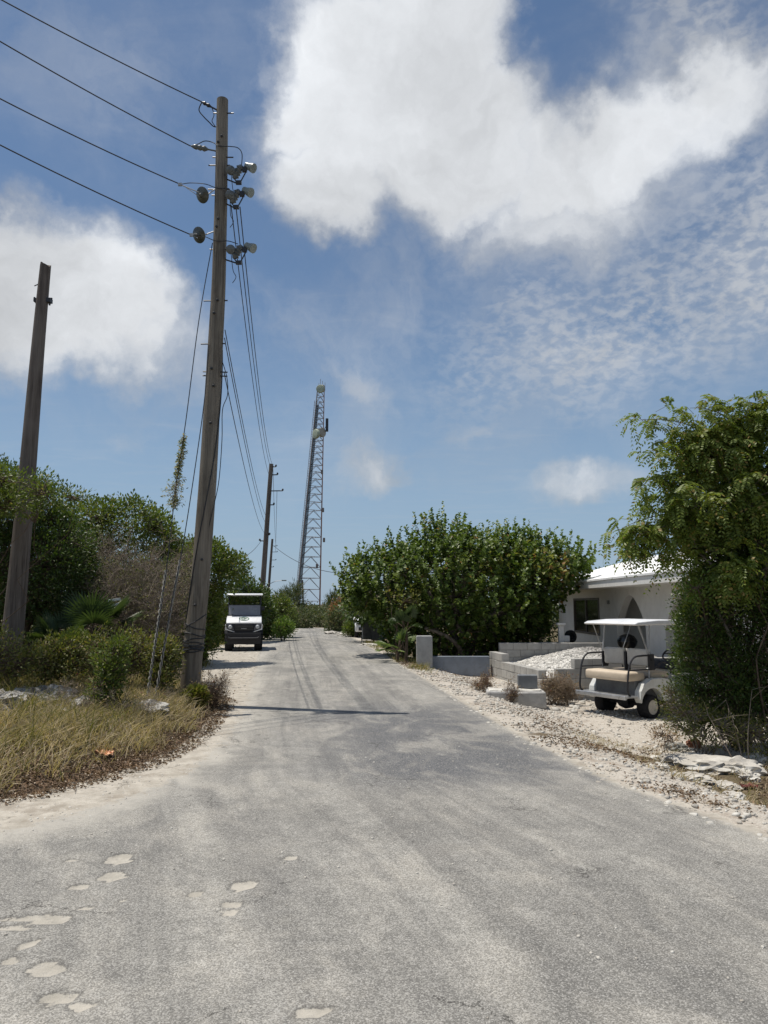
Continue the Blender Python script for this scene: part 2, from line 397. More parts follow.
asph_left = [(-60, 2.4), (-12, 4.3), (-6, 4.95)]+[G0(*p) for p in ((0, 830), (60, 816), (120, 799), (175, 776), (215, 746), (238, 714), (245, 690))]+\
    [(-3.3, 19), (-4.1, 24), (-5.0, 33), (-5.2, 43), (-5.9, 50), (-9, 61), (-17, 79)]
_lp = poly; apoly = np.array(asph_left+[(x+.15, y) for x, y in right_edge[::-1]]+[(5.2, -6), (-60, -6)])
def adist(x, y):
    global poly
    keep = poly; poly = apoly; r = sdist(x, y); poly = keep; return r
def zone_left(x, y):   # 1 on the left verge
    return ((x < xr(y)-1.2) & (sdist(x, y) < 0)).astype(float)
lot_gate = lambda x, y: np.minimum(ss(y, 8.6, 10.5), 1)*(1-ss(y, 19, 24))
def gravel_w(x, y):   # white marl of the yard and verges
    o = np.maximum(-sdist(x, y), 0); right = 1-(x < xr(y)-1.2)
    yard = lot_gate(x, y)*(x < 14)
    near = (1-ss(o, .9, 1.9))*(1-yard)
    w = right*np.maximum(yard, near*np.where(y < 9, .85, .8))
    path = (x < xr(y)-1.2)*(1-ss(o, .05, .25))*(y > 12.5)
    return np.maximum(w, path)
def soil_l(x, y):      # brown leaf litter along the left verge
    o = np.maximum(-sdist(x, y), 0); return (x < xr(y)-1.2)*(1-ss(o, 1.0, 1.8))*(y < 15)
g = NT('ground_soil')
marl = g.attr('marl'); lit = g.attr('litter')
n1 = g.noise(2.2, 8, .68); n2 = g.noise(9, 6, .7); n3 = g.noise(55, 4, .7); vr = g.vor(38, out=1)
soil = g.mix(g.rng(n2, .3, .7), (.085, .062, .040), (.17, .135, .088))
soil = g.mix(g.math('MULTIPLY', g.rng(n1, .45, .62), .55), soil, (.085, .095, .04))
brown = g.mix(g.rng(n3, .3, .7), (.085, .055, .035), (.20, .14, .095))
sandc = g.mix(g.rng(n3, .3, .72), (.42, .38, .32), (.74, .69, .60))
sandc = g.mix(g.math('MULTIPLY', g.rng(n2, .5, .64), .5), sandc, (.30, .24, .18)); sandc = g.mix(g.math('MULTIPLY', g.rng(g.noise(1.6, 8, .75), .50, .62), .6), sandc, (.25, .185, .13))
peb = g.rng(g.vor(60), .05, .4); sandc = g.mix(g.math('MULTIPLY', peb, .35), sandc, (.30, .27, .24))
c = g.mix(g.rng(g.math('ADD', lit, g.math('MULTIPLY', g.math('SUBTRACT', n2, .5), .8)), .35, .6), soil, brown)
c = g.mix(g.rng(g.math('ADD', marl, g.math('MULTIPLY', g.math('SUBTRACT', n1, .5), 1.3)), .38, .6), c, sandc)
g.col(c, .95, .1); g.bump(g.math('ADD', g.math('MULTIPLY', n2, .7), g.math('MULTIPLY', n3, .4)), .8, .03)
xs = axis(-7, 8, .14, -1500, 1500, 1.10); ys = axis(2, 25, .14, -60, 2500, 1.09)
def zg(X, Y):
    s = sdist(X, Y).reshape(X.shape); return H(X, Y)-.045*ss(s, .0, .3)+.012*(fbm(X*5, Y*5, 3)-.45)*(1-ss(s, -.3, 0))
grid('ground', xs, ys, zg, None, (('marl', gravel_w), ('litter', soil_l)), g.m)

spots = [(120, 860, 13, 5), (110, 878, 13, 5), (40, 921, 32, 4), (14, 931, 16, 4), (48, 971, 17, 6), (62, 1001, 24, 6), (80, 1009, 12, 5),
         (243, 887, 13, 4), (235, 906, 8, 3), (228, 914, 6, 2.5), (76, 889, 9, 3), (87, 911, 7, 2.4), (30, 946, 8, 4), (9, 964, 6, 3), (197, 896, 5, 2), (312, 1014, 16, 4),
         (290, 859, 8, 2), (125, 903, 6, 2), (540, 742, 9, 1.2), (70, 862, 6, 1.6)]
_sp = []
for u, v, ru, rv in spots:
    a = G0(u, v); b = G0(u+ru, v); c2 = G0(u, v-rv); _sp.append((a[0], a[1], abs(b[0]-a[0]), abs(c2[1]-a[1])))
def patches(x, y):
    w = np.zeros_like(x); nx = 1.0*(fbm(x*8, y*8, 3)-.45)+1.0*(fbm(x*21, y*21, 3)-.45)
    for a, b, ra, rb in _sp:
        d = np.sqrt(((x-a)/ra)**2+((y-b)/rb)**2); w = np.maximum(w, ss(1.12-d+nx*1.1, -.05, .16))
    return w
def dark_band(x, y):  # darker bluish band along the right road edge, painted into the asphalt colour
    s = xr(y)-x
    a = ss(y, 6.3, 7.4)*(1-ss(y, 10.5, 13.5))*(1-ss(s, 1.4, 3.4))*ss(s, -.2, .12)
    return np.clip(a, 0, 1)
r = NT('asphalt')
ad = r.attr('inside'); pt = r.attr('patch'); dk = r.attr('band_tone'); lat = r.attr('lateral'); al = r.attr('along')
cb = r.n('ShaderNodeCombineXYZ'); r.L.new(lat, cb.inputs[0]); r.L.new(al, cb.inputs[1])
st = r.noise(1.0, 6, .68, r.map((2.6, .11, 1), vec=cb.outputs[0]), .25)
st2 = r.noise(1.0, 4, .65, r.map((9.0, .35, 1), (0, 0, .05), vec=cb.outputs[0]), .1)
st3 = r.noise(1.0, 5, .7, r.map((1.7, 1.1, 1), (0, 0, .9), vec=cb.outputs[0]), .6)
n_mid = r.noise(5.5, 7, .7); fine = r.noise(170, 3, .75); agg = r.vor(165, out=1); agd = r.vor(165)
base = r.mix(r.rng(n_mid, .3, .72), (.245, .236, .214), (.360, .346, .312))
mac = r.noise(1.0, 5, .62, r.map((.9, .42, 1), (0, 0, .35), vec=cb.outputs[0]), .8); base = r.mix(r.math('MULTIPLY', r.rng(mac, .44, .66), .62), base, (.15, .146, .135)); base = r.mix(r.math('MULTIPLY', r.rng(mac, .46, .30), .45), base, (.42, .39, .335))
base = r.mix(r.math('MULTIPLY', r.rng(st, .40, .62), .62), base, (.155, .150, .14))
base = r.mix(r.math('MULTIPLY', r.rng(st2, .52, .70), r.rng(al, 6, 13, .10, .55)), base, (.12, .118, .115))
base = r.mix(r.math('MULTIPLY', r.rng(st3, .45, .70), .5), base, (.42, .395, .345))
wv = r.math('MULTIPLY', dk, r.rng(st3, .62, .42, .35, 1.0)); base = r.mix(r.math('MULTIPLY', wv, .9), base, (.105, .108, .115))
sx = r.n('ShaderNodeSeparateColor'); r.L.new(agg, sx.inputs[0])
spk = r.rng(sx.outputs[0], .30, .95, .70, 1.38, smooth=False)
mul = r.n('ShaderNodeVectorMath', operation='SCALE'); r.L.new(base, mul.inputs[0]); r.L.new(spk, mul.inputs['Scale'])
wh = r.math('MULTIPLY', r.math('GREATER_THAN', sx.outputs[1], .88), .5); base = r.mix(wh, mul.outputs[0], (.50, .485, .45))
base = r.mix(r.math('MULTIPLY', r.rng(fine, .50, .64), .34), base, (.085, .083, .080))
sand = r.mix(r.rng(n_mid, .3, .7), (.33, .30, .25), (.53, .49, .42)); sand = r.mix(r.math('MULTIPLY', r.rng(agd, .45, .15), .4), sand, (.24, .21, .175)); sand = r.mix(r.math('MULTIPLY', r.rng(r.noise(2.4, 8, .8), .52, .60), .5), sand, (.25, .21, .165)); sand = r.mix(r.math('MULTIPLY', r.rng(fine, .5, .65), .35), sand, (.28, .25, .21))
lft = r.rng(lat, -1.2, -2.2); jag = r.math('ADD', ad, r.math('MULTIPLY', r.rng(lft, 0, 1, .45, 1.0), r.math('ADD', r.math('MULTIPLY', r.math('SUBTRACT', n_mid, .5), .55), r.math('MULTIPLY', r.math('SUBTRACT', r.noise(22, 4, .7), .5), .22))))
dust = r.math('MULTIPLY', r.rng(jag, .62, .05), r.rng(st3, .3, .6, .15, .85)); dust = r.math('MULTIPLY', dust, r.rng(lft, 0, 1, .18, 1.0))
base = r.mix(dust, base, (.44, .415, .365))
base = r.mix(r.rng(jag, .14, .02), base, sand)
pt = r.math('ADD', pt, r.math('MULTIPLY', r.math('SUBTRACT', r.noise(19, 8, .8), .5), 1.7)); pt = r.math('MULTIPLY', pt, r.math('GREATER_THAN', r.attr('patch'), .02))
base = r.mix(r.math('MULTIPLY', r.rng(pt, .40, .68), r.rng(r.noise(26, 6, .75), .30, .50, .45, .97)), base, r.mix(r.rng(n_mid, .3, .7), (.36, .335, .285), (.50, .465, .40)))
ce = r.n('ShaderNodeTexVoronoi'); ce.feature = 'DISTANCE_TO_EDGE'; ce.inputs['Scale'].default_value = .85
wv_ = r.n('ShaderNodeVectorMath', operation='ADD'); r.L.new(r.tc.outputs['Object'], wv_.inputs[0]); ws_ = r.n('ShaderNodeVectorMath', operation='SCALE'); r.L.new(r.noise(3.2, 6, .7, out=1), ws_.inputs[0]); ws_.inputs['Scale'].default_value = .55; r.L.new(ws_.outputs[0], wv_.inputs[1]); r.L.new(wv_.outputs[0], ce.inputs['Vector'])
crack = r.math('MULTIPLY', r.rng(ce.outputs[0], .0085, .002), r.rng(r.noise(.9, 4, .6), .53, .58)); base = r.mix(r.math('MULTIPLY', crack, .75), base, (.045, .042, .038))
rim = r.math('MULTIPLY', r.rng(pt, .05, .3), r.rng(pt, .60, .42)); base = r.mix(r.math('MULTIPLY', rim, .38), base, (.10, .095, .085))
r.col(base, .88, .22)
r.bump(r.math('ADD', r.math('SUBTRACT', r.math('MULTIPLY', agd, -.5), r.math('MULTIPLY', pt, 1.6)), r.math('MULTIPLY', fine, .5)), .55, .006)
xs = axis(-4.0, .8, .035, -60, 8, 1.05); ys = axis(2.2, 5.2, .035, -6, 78, 1.03)
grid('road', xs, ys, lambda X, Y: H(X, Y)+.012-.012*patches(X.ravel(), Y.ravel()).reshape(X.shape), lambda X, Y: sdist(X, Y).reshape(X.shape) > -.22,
     (('inside', adist), ('patch', patches), ('band_tone', dark_band), ('lateral', lambda x, y: x-xr(y)), ('along', lambda x, y: y)), r.m)

# ------------------------------------------------------------------ loose surface stuff
def scatter(n, x0, x1, y0, y1, accept, pw=1.0):
    out = []; tot = 0
    while tot < n:
        k = n*4; x = rng.uniform(x0, x1, k); y = y0+(y1-y0)*rng.random(k)**pw
        p = accept(x, y) > rng.random(k); out.append(np.stack([x[p], y[p]], 1)); tot += p.sum()
        if len(out) > 60: break
    o = np.concatenate(out)[:n]; return np.column_stack([o, H(o[:, 0], o[:, 1])])
def stones(name, pos, r0, r1, m, kind='stuff', label=None, cat=None):
    n = len(pos); rr = r0*(r1/r0)**(rng.random(n)**2.2)
    cube = np.array([[-1, -1, -1], [1, -1, -1], [1, 1, -1], [-1, 1, -1], [-.7, -.7, .8], [.7, -.7, .8], [.7, .7, .8], [-.7, .7, .8]])
    jit = rng.normal(scale=.22, size=(n, 8, 3)); v = (cube[None]+jit)*rr[:, None, None]*np.array([1, .8, .55])
    a = rng.uniform(0, 2*PI, n); ca, sa = np.cos(a)[:, None], np.sin(a)[:, None]
    v = np.stack([v[..., 0]*ca-v[..., 1]*sa, v[..., 0]*sa+v[..., 1]*ca, v[..., 2]], -1)+pos[:, None]+np.array([0, 0, 1])*(rr*.35)[:, None, None]
    f = np.array([[3, 2, 1, 0], [4, 5, 6, 7], [0, 1, 5, 4], [1, 2, 6, 5], [2, 3, 7, 6], [3, 0, 4, 7]])
    q = Q(); q.add(v, (np.arange(n)*8)[:, None, None]+f[None]); o = q.build(name, m); return tag(o, label, cat, kind=kind)
limestone = NT('limestone'); _n = limestone.noise(3.5, 8, .7); _r = limestone.geo.outputs['Random Per Island']
_c = limestone.mix(limestone.rng(_n, .35, .65), (.42, .40, .36), (.70, .68, .62))
_c = limestone.mix(limestone.rng(_r, 0, 1, smooth=False), _c, limestone.mix(.6, _c, (.34, .30, .25)))
limestone.col(_c, .95, .1); limestone.bump(limestone.noise(30, 6, .7), .5, .02); limestone = limestone.m
greyrock = NT('weathered_rock'); _n = greyrock.noise(5, 8, .72); _n2 = greyrock.noise(17, 6, .7)
_c = greyrock.mix(greyrock.rng(_n, .42, .6), (.12, .115, .105), (.52, .50, .46)); _c = greyrock.mix(greyrock.math('MULTIPLY', greyrock.rng(_n2, .52, .62), .7), _c, (.06, .055, .05))
greyrock.col(_c, .95, .1); greyrock.bump(_n2, .9, .04); greyrock = greyrock.m

pebbles = scatter(15000, -1, 10, 3.5, 20, lambda x, y: gravel_w(x, y)*(sdist(x, y) < .05)*(.25+.75*(fbm(x*1.1, y*1.1) > .46))*.95, 1.1)
stones('gravel', pebbles, .006, .032, limestone, label='white crushed limestone gravel scattered over the yard and right verge', cat='gravel')
p2 = scatter(2600, -7, -2, 12.6, 28, lambda x, y: (sdist(x, y) > -.4)*(adist(x, y) < .1), 1)
stones('gravel', p2, .006, .032, limestone, label='white crushed gravel on the shoulder left of the road', cat='gravel')
p3 = scatter(420, -4, 3.4, 2.4, 9, lambda x, y: (sdist(x, y) > -.05)*(.12+(fbm(x, y) > .55)*.5), 1)
stones('gravel', p3+np.array([0, 0, .012]), .004, .011, limestone, label='small loose grit scattered over the worn asphalt', cat='grit')
litter_m = leafmat('dead_leaf', (.075, .048, .030), (.25, .175, .115), (.40, .33, .25), .14, .9, .05, 2.0)
def litter(n, x0, x1, y0, y1, acc, label, s0=.012, s1=.042):
    p = scatter(n, x0, x1, y0, y1, acc); n = len(p); q = Q(); p[:, 2] += rng.uniform(.012, .035, n)
    ax = rng.normal(size=(n, 3))*np.array([1, 1, .28]); nr = np.array([0, 0, 1])+rng.normal(size=(n, 3))*.45
    ln = rng.uniform(s0, s1, n); q.leaves(p, ax, nr, ln, ln*.45, .5); o = q.build('leaf_litter', litter_m)
    tag(o, label, 'leaf litter', kind='stuff')
def left_out(x, y): return np.where(x < xr(y)-1.2, np.maximum(-sdist(x, y), 0), 99)
litter(30000, -7, -1.8, 4.5, 13.5, lambda x, y: (left_out(x, y) < 1.4)*(sdist(x, y) < .06)*(.3+.7*(1-ss(left_out(x, y), .8, 1.6)))*ss(left_out(x, y)+.35*fbm(x*4, y*4), .06, .3), 'dry brown leaf litter banked along the left road edge')
litter(8500, 1.4, 6, 4, 12.5, lambda x, y: (xr(y) < x)*(.06+.94*(fbm(x*1.7, y*1.7) > .49))*(1-.75*ss(y, 8.5, 11))*ss(x-xr(y), .0, .35), 'dry brown leaf litter on the verge below the right tree')
litter(2600, -.5, 2.6, 14, 24, lambda x, y: (xr(y)+.1 < x)*(.03+(np.abs(y-19.8) < 1.2)*(x < 1.1)+.25*(fbm(x*2, y*2) > .52)), 'dry brown leaf litter in front of the low grey wall')
p4 = scatter(190, 1.7, 4.6, 13.4, 16.2, lambda x, y: np.ones_like(x)*.8)
stones('rubble_stones', p4, .02, .075, limestone, label='pale rubble lumps scattered round the rough concrete slab', cat='rubble')
p5 = scatter(1500, -5, -1.6, 4.6, 12.5, lambda x, y: (sdist(x, y) > -.1)*(adist(x, y) < .25)*1.0)
stones('gravel', p5+np.array([0, 0, .008]), .003, .012, limestone, label='fine pale grit along the sandy left edge of the asphalt', cat='grit')
# small twigs on the left border
p = scatter(900, -7, -1.8, 4.5, 13.5, lambda x, y: (left_out(x, y) < 1.0)*(sdist(x, y) < .05)*1.0); q = Q(); n = len(p)
d = rdir(n)*np.array([1, 1, .12]); L_ = rng.uniform(.05, .25, n)[:, None]; p[:, 2] += .02
q.tubes(np.stack([p, p+d*L_*.5+rng.normal(scale=.01, size=(n, 3)), p+d*L_], 1), np.full((n, 3), .0025), 3)
tag(q.build('dead_twigs', simple('twig', (.13, .10, .075), .9)), 'dry fallen twigs mixed with the leaf litter by the left road edge', 'twigs', kind='stuff')

# dry grass of the left verge: tufts of bent blades
def grass(name, pos, hmin, hmax, per, m, label, spread=.05, lean=.5, w=.006):
    n = len(pos); N_ = n*per; base = np.repeat(pos, per, 0)+np.column_stack([rng.normal(scale=spread, size=(N_, 2)), np.zeros(N_)])
    base[:, 2] = H(base[:, 0], base[:, 1])-.01
    th = np.repeat(rng.uniform(hmin, hmax, n), per)*rng.uniform(.5, 1.1, N_)
    dirn = np.repeat(rng.normal(size=(n, 2))*.35+np.array([.25, -.1]), per, 0)+rng.normal(size=(N_, 2))*.6
    dx = np.column_stack([dirn*lean, np.ones(N_)]); dx = unit(dx)
    mid = base+dx*th[:, None]*.55; tip = mid+unit(dx+np.column_stack([dirn*lean*1.6, -.25*np.ones(N_)]))*th[:, None]*.5
    sd = unit(np.cross(dx, rng.normal(size=(N_, 3))))*w*.5
    v = np.stack([base-sd, base+sd, mid+sd*.8, mid-sd*.8, tip+sd*.12, tip-sd*.12], 1); f = np.array([[0, 1, 2, 3], [3, 2, 4, 5]])
    q = Q(); q.add(v, (np.arange(N_)*6)[:, None, None]+f[None]); return tag(q.build(name, m), label, 'grass', kind='stuff')
straw = leafmat('straw', (.23, .175, .105), (.60, .50, .34), (.12, .12, .05), .12, .8, .22, 1.6)
greeng = leafmat('green_grass', (.07, .08, .022), (.20, .19, .065), (.38, .30, .15), .22, .7, .3, 1.4)
acc = lambda x, y: (left_out(x, y) < 3.0)*ss(left_out(x, y)+.6*(fbm(x*2.5, y*2.5)-.45), .30, .85)*(y < 14.5)*(.25+.75*(fbm(x*2.2+3, y*2.2) > .42))
gp = scatter(4600, -8, -2.0, 5.5, 14, lambda x, y: acc(x, y)*(1-.75*ss(left_out(x, y), 1.4, 2.4)))
grass('dry_grass', gp, .12, .34, 11, straw, 'straw coloured dry grass covering the bank beside the left road edge', .07, .6, .0085)
gp = scatter(900, -9, -2.2, 6.5, 14.5, lambda x, y: (left_out(x, y) > .9)*(left_out(x, y) < 4.5)*1.0)
grass('green_grass', gp, .15, .45, 14, greeng, 'olive green grass tufts growing among the rocks on the left bank', .07, .5, .009)
gp = scatter(260, -7.5, -4.0, 19, 40, lambda x, y: (left_out(x, y) < 1.2)*(left_out(x, y) > .05)*1.0)
grass('green_grass', gp, .15, .4, 16, greeng, 'green grass tufts at the foot of the hedge behind the parked utility cart', .1, .5, .012)
gp = scatter(160, 1.6, 5.5, 6.5, 10.5, lambda x, y: (x-xr(y) > 1.0)*1.0)
grass('dry_grass', gp, .06, .2, 12, straw, 'sparse dry grass on the right verge under the foreground tree', .05, .7, .006)
gp = scatter(180, -1.5, 1.2, 17.5, 32, lambda x, y: (x-xr(y) > .15)*(x-xr(y) < 1.1)*1.0)
grass('green_grass', gp, .08, .28, 12, greeng, 'short green grass along the road edge below the sea grape tree', .08, .6, .01)

# ------------------------------------------------------------------ vegetation
bark_grey = barkmat('grey_bark', (.17, .145, .12)); bark_brown = barkmat('brown_bark', (.12, .09, .065)); twig_grey = barkmat('dry_twig', (.235, .195, .155), .35)
lf_grape = leafmat('sea_grape_leaf', (.040, .078, .018), (.15, .20, .045), (.30, .17, .05), .012, .45, .26, .55, .35)
lf_dark = leafmat('dark_leaf', (.026, .050, .010), (.080, .120, .026), (.16, .15, .06), .03, .45, .25, .8)
lf_mid = leafmat('mid_leaf', (.045, .075, .014), (.140, .175, .036), (.22, .19, .07), .05, .5, .3, .7)
lf_olive = leafmat('olive_leaf', (.055, .072, .018), (.185, .19, .050), (.26, .19, .09), .10, .55, .3, 1.2)
lf_feather = leafmat('feathery_leaf', (.06, .10, .018), (.225, .27, .055), (.30, .22, .07), .06, .5, .36, .9)
lf_bright = leafmat('bright_leaf', (.07, .13, .025), (.17, .24, .06), (.28, .25, .10), .05, .5, .35, .9)
lf_far = leafmat('far_leaf', (.045, .065, .026), (.115, .135, .055), (.22, .17, .09), .06, .6, .2, .25)
lf_red = leafmat('reddish_leaf', (.09, .075, .03), (.24, .135, .065), (.34, .16, .09), .25, .6, .25, .5)
lf_dry = leafmat('dry_leaf', (.15, .10, .06), (.36, .27, .17), (.12, .03, .02), .12, .8, .15, 1.5)
lf_palm = leafmat('palm_leaf', (.03, .055, .020), (.07, .105, .038), None, 0, .45, .2, 1.0)
lf_palm2 = leafmat('young_palm_leaf', (.08, .13, .04), (.18, .23, .085), None, 0, .45, .25, 1.0)

def ell(u, v, d, ru, rv, rd):
    return np.array(P(u, v, d)), np.array([ru*d/F, rd, rv*d/F])
def in_ells(p, es, k=1.0):
    r = np.zeros(len(p), bool)
    for c, a in es: r |= (((p-c)/(a*k))**2).sum(1) < 1
    return r
def shell(es, n, inner=.45, zmin=None, power=2.2, low=1.0, gaps=.0, gsc=1.1):
    """points in a union of ellipsoids, crowded towards its outside, with noise gaps"""
    vol = np.array([np.prod(a)**.75 for _, a in es]); vol /= vol.sum(); out = []; nr = []
    for (c, a), w in zip(es, vol):
        k = int(n*w*2.2)+4; d = rdir(k); r = inner+(1-inner)*rng.random(k)**(1/power)
        wob = 1+.22*(fbm(d[:, 0]*2.4+c[0]+5, d[:, 2]*2.4+d[:, 1]*1.7+c[1]+9)-.47)*2
        p = c+d*a*(r*wob)[:, None]; o = [e for e in es if e[0] is not c]
        kk = ~in_ells(p, o, .72) if o else np.ones(k, bool)
        if gaps: kk &= fbm(p[:, 0]*gsc+p[:, 1]*.7, p[:, 2]*gsc+p[:, 1]*.4+4) > gaps
        kk &= rng.random(k) < np.where(d[:, 2] < -.2, low, 1)
        if zmin is not None: kk &= p[:, 2] > H(p[:, 0], p[:, 1])+zmin
        out.append(p[kk]); nr.append(unit(d/a)[kk])
    out = np.concatenate(out); nr = np.concatenate(nr); i = rng.permutation(len(out))[:n]; return out[i], nr[i]
def limbs(q, base, es, nl, r0, tips=None, bend=.25, sides=7, twigs=True, tr=.012, lean=(0, 0)):
    """several limbs from base to crown lobes, and a twig to every clump"""
    base = np.array(base, float); anchors = []
    for i in range(nl):
        c, a = es[i % len(es)]; t = c+rdir(1)[0]*a*.45; t[2] = max(t[2], base[2]+.4); anchors.append(t)
    anchors = np.array(anchors); mid = (base+anchors)/2+rng.normal(size=anchors.shape)*bend*np.linalg.norm(anchors-base, axis=1)[:, None]*.5
    mid[:, 2] = np.maximum(mid[:, 2], base[2]+.15)
    p = bez(np.tile(base, (nl, 1))+rng.normal(scale=r0*.6, size=(nl, 3))*[1, 1, 0], mid, anchors, 9)
    p[:, 1:-1] += rng.normal(scale=.02*np.linalg.norm(anchors-base, axis=1).mean(), size=p[:, 1:-1].shape)
    r = r0*np.linspace(1, .22, 9)[None]*rng.uniform(.7, 1.1, (nl, 1)); q.tubes(p, r, sides)
    pts = p[:, 3:].reshape(-1, 3)
    if tips is not None and twigs:
        D = ((tips[:, None]-pts[None])**2).sum(2); j = D.argmin(1); s = pts[j]
        m = (s+tips)/2+rng.normal(size=s.shape)*.12*np.sqrt(D.min(1))[:, None]
        tp = bez(s, m, tips, 5); q.tubes(tp, np.linspace(1, .3, 5)[None]*tr*rng.uniform(.6, 1.3, (len(s), 1)), 3)
def clump_leaves(q, tips, nrm, per, rad, ln, wd, up=.3, kind='leaves', droop=0.0, hug=.55):
    n = len(tips)*per; c = np.repeat(tips, per, 0); o = np.repeat(nrm, per, 0); d = rdir(n)
    off = d*(rad*rng.random(n)**.5)[:, None]
    p = c+off; ax = unit(d*.8+o*hug+np.array([0, 0, up])+rng.normal(size=(n, 3))*.35); ax[:, 2] -= droop
    nr = unit(np.array([0, 0, 1.])+o*.5+rng.normal(size=(n, 3))*.5); L_ = ln*rng.uniform(.6, 1.25, n)
    (q.leaves if kind == 'leaves' else q.cards)(p, ax, nr, L_, L_*wd)
def tree(name, label, cat, base, es, nclump, per, rad, ln, wd, m, bm_, nl=5, r0=.12, group=None, up=.3, kind='cards', gaps=.0, zmin=.15, inner=.45, droop=0, low=1.0, tr=.010, parts=True, gsc=1.1, hug=.55, power=2.2):
    base = Vector(base); base.z = H(base.x, base.y)-.05; t = thing(name, label, cat, base, group=group)
    tips, nr = shell(es, nclump, inner, zmin, power, low, gaps, gsc)
    q = Q(); clump_leaves(q, tips, nr, per, rad, ln, wd, up, kind, droop, hug)
    w = Q(); limbs(w, base, es, nl, r0, tips, tr=tr)
    a = q.build('crown' if 'tree' in name else 'foliage', m, t, origin=base); b = w.build('trunk' if 'tree' in name else 'stems', bm_, t, smooth=True, origin=base)
    return t

# -- sea grape tree right of the road: upright shoots of round leaves
es = [ell(455, 586, 23.6, 78, 46, 2.3), ell(398, 592, 23.4, 42, 38, 1.6), ell(366, 590, 23.4, 26, 28, 1.2), ell(512, 590, 23.8, 52, 44, 2.0), ell(556, 572, 23.6, 30, 24, 1.1), ell(578, 568, 23.5, 15, 12, .6), ell(442, 555, 23.6, 32, 28, 1.3), ell(404, 566, 23.6, 24, 20, 1),
      ell(505, 562, 23.8, 44, 22, 1.3), ell(540, 560, 23.6, 18, 18, .8), ell(470, 612, 23.2, 78, 38, 1.7), ell(400, 610, 23.0, 32, 24, .9), ell(450, 640, 23.6, 64, 26, 1.2), ell(508, 632, 23.8, 46, 28, 1.0), ell(405, 635, 23.4, 26, 24, .8)]
bs = P(462, 668, 23.6); bs.z = H(bs.x, bs.y)-.05
t = thing('sea_grape_tree', 'broad dark green sea grape tree with round leaves behind the low grey wall', 'tree', bs)
tips, nr = shell(es, 1750, .35, .05, 2.4, .9)
q = Q(); w = Q(); w_es = es
n = len(tips); top = np.clip((nr[:, 2]+.5), 0, 1.3); Ls = rng.uniform(.22, .62, n)*(.5+.75*top); sh = unit(nr*.55+np.array([0, 0, .9])+rng.normal(size=(n, 3))*.22)
per = 15; k = np.tile(np.linspace(0, 1, per), n); c = np.repeat(tips, per, 0)+np.repeat(sh, per, 0)*(np.repeat(Ls, per)*k)[:, None]
side = unit(np.cross(np.repeat(sh, per, 0), rdir(n*per))); ax = unit(side+np.repeat(sh, per, 0)*(.35+k[:, None]*.6))
ln = .135*rng.uniform(.7, 1.25, n*per)*(1-.3*k)
q.leaves(c, ax, unit(np.repeat(sh, per, 0)+rng.normal(size=(n*per, 3))*.35), ln, ln*.95, .18)
ti, ni = shell(es, 900, .1, .2, 1.0); clump_leaves(q, ti, ni, 8, .22, .12, .9, .2, 'leaves')
limbs(w, bs, es, 11, .13, tips, tr=.014)
w.tubes(np.stack([bez(np.array([bs]), np.array([P(470, 640, 22.4)]), np.array([P(425, 628, 22.2)]), 8)[0], bez(np.array([bs]), np.array([P(452, 622, 22.6)]), np.array([P(520, 605, 22.8)]), 8)[0]]), np.linspace(.10, .045, 8)[None].repeat(2, 0), 8)
q.build('crown', lf_grape, t, origin=bs)
qy = Q(); ey = [ell(505, 566, 23.2, 42, 22, 1.2), ell(545, 570, 23.2, 28, 20, 1.0)]; ty_, ny_ = shell(ey, 190, .6, .2, 2.0); clump_leaves(qy, ty_, ny_, 9, .2, .13, .9, .5, 'leaves')
o_ = qy.build('leaf_cluster', leafmat('yellowing_grape_leaf', (.09, .12, .03), (.24, .24, .08), (.34, .20, .08), .12, .5, .3, .8), t, origin=bs); o_['label'] = 'yellow green ageing leaves at the upper right of the crown'; w.build('trunk', bark_grey, t, smooth=True, origin=bs)
es = [ell(408, 600, 21.8, 15, 13, .35), ell(388, 598, 22, 10, 8, .3)]
tree('yellowing_shrub', 'small yellowing shrub against the left side of the sea grape tree', 'shrub', P(404, 655, 22.0), es, 26, 10, .15, .09, .7, lf_olive, bark_brown, 3, .03, kind='leaves')

# -- feathery foreground tree at the right
def feathery(q, w, tips, nr, per, L0=.25, pairs=9, lw=.026, ll=.066, droop=.7):
    n = len(tips)*per; c = np.repeat(tips, per, 0); o = np.repeat(nr, per, 0); st_ = c+rdir(n)*(.09*rng.random(n))[:, None]
    d = unit(o*.5+rdir(n)*.8+np.array([0, 0, .1])); Lr = L0*rng.uniform(.55, 1.2, n)
    tt = np.linspace(.08, 1, pairs)[None, :, None]
    rach = st_[:, None]+d[:, None]*Lr[:, None, None]*tt+np.array([0, 0, -1])*(droop*Lr[:, None, None]*tt**2)
    tang = unit(d[:, None]+np.array([0, 0, -1])*(2*droop*tt)); sd = unit(np.cross(tang, np.array([0, 0, 1.])+rdir(n)[:, None]*.5))
    for s in (-1, 1):
        ax = unit(sd*s+tang*.45+np.array([0, 0, -.35])); cc = rach.reshape(-1, 3); L_ = (ll*(1.1-.5*np.abs(tt-.45))*np.ones((n, pairs, 1))).ravel()*rng.uniform(.75, 1.2, n*pairs)
        q.cards(cc, ax.reshape(-1, 3), np.cross(tang, sd).reshape(-1, 3)+rng.normal(size=(n*pairs, 3))*.4, L_, np.full(n*pairs, lw))
bt = P(742, 748, 10.40); bt.z = H(bt.x, bt.y)-.05
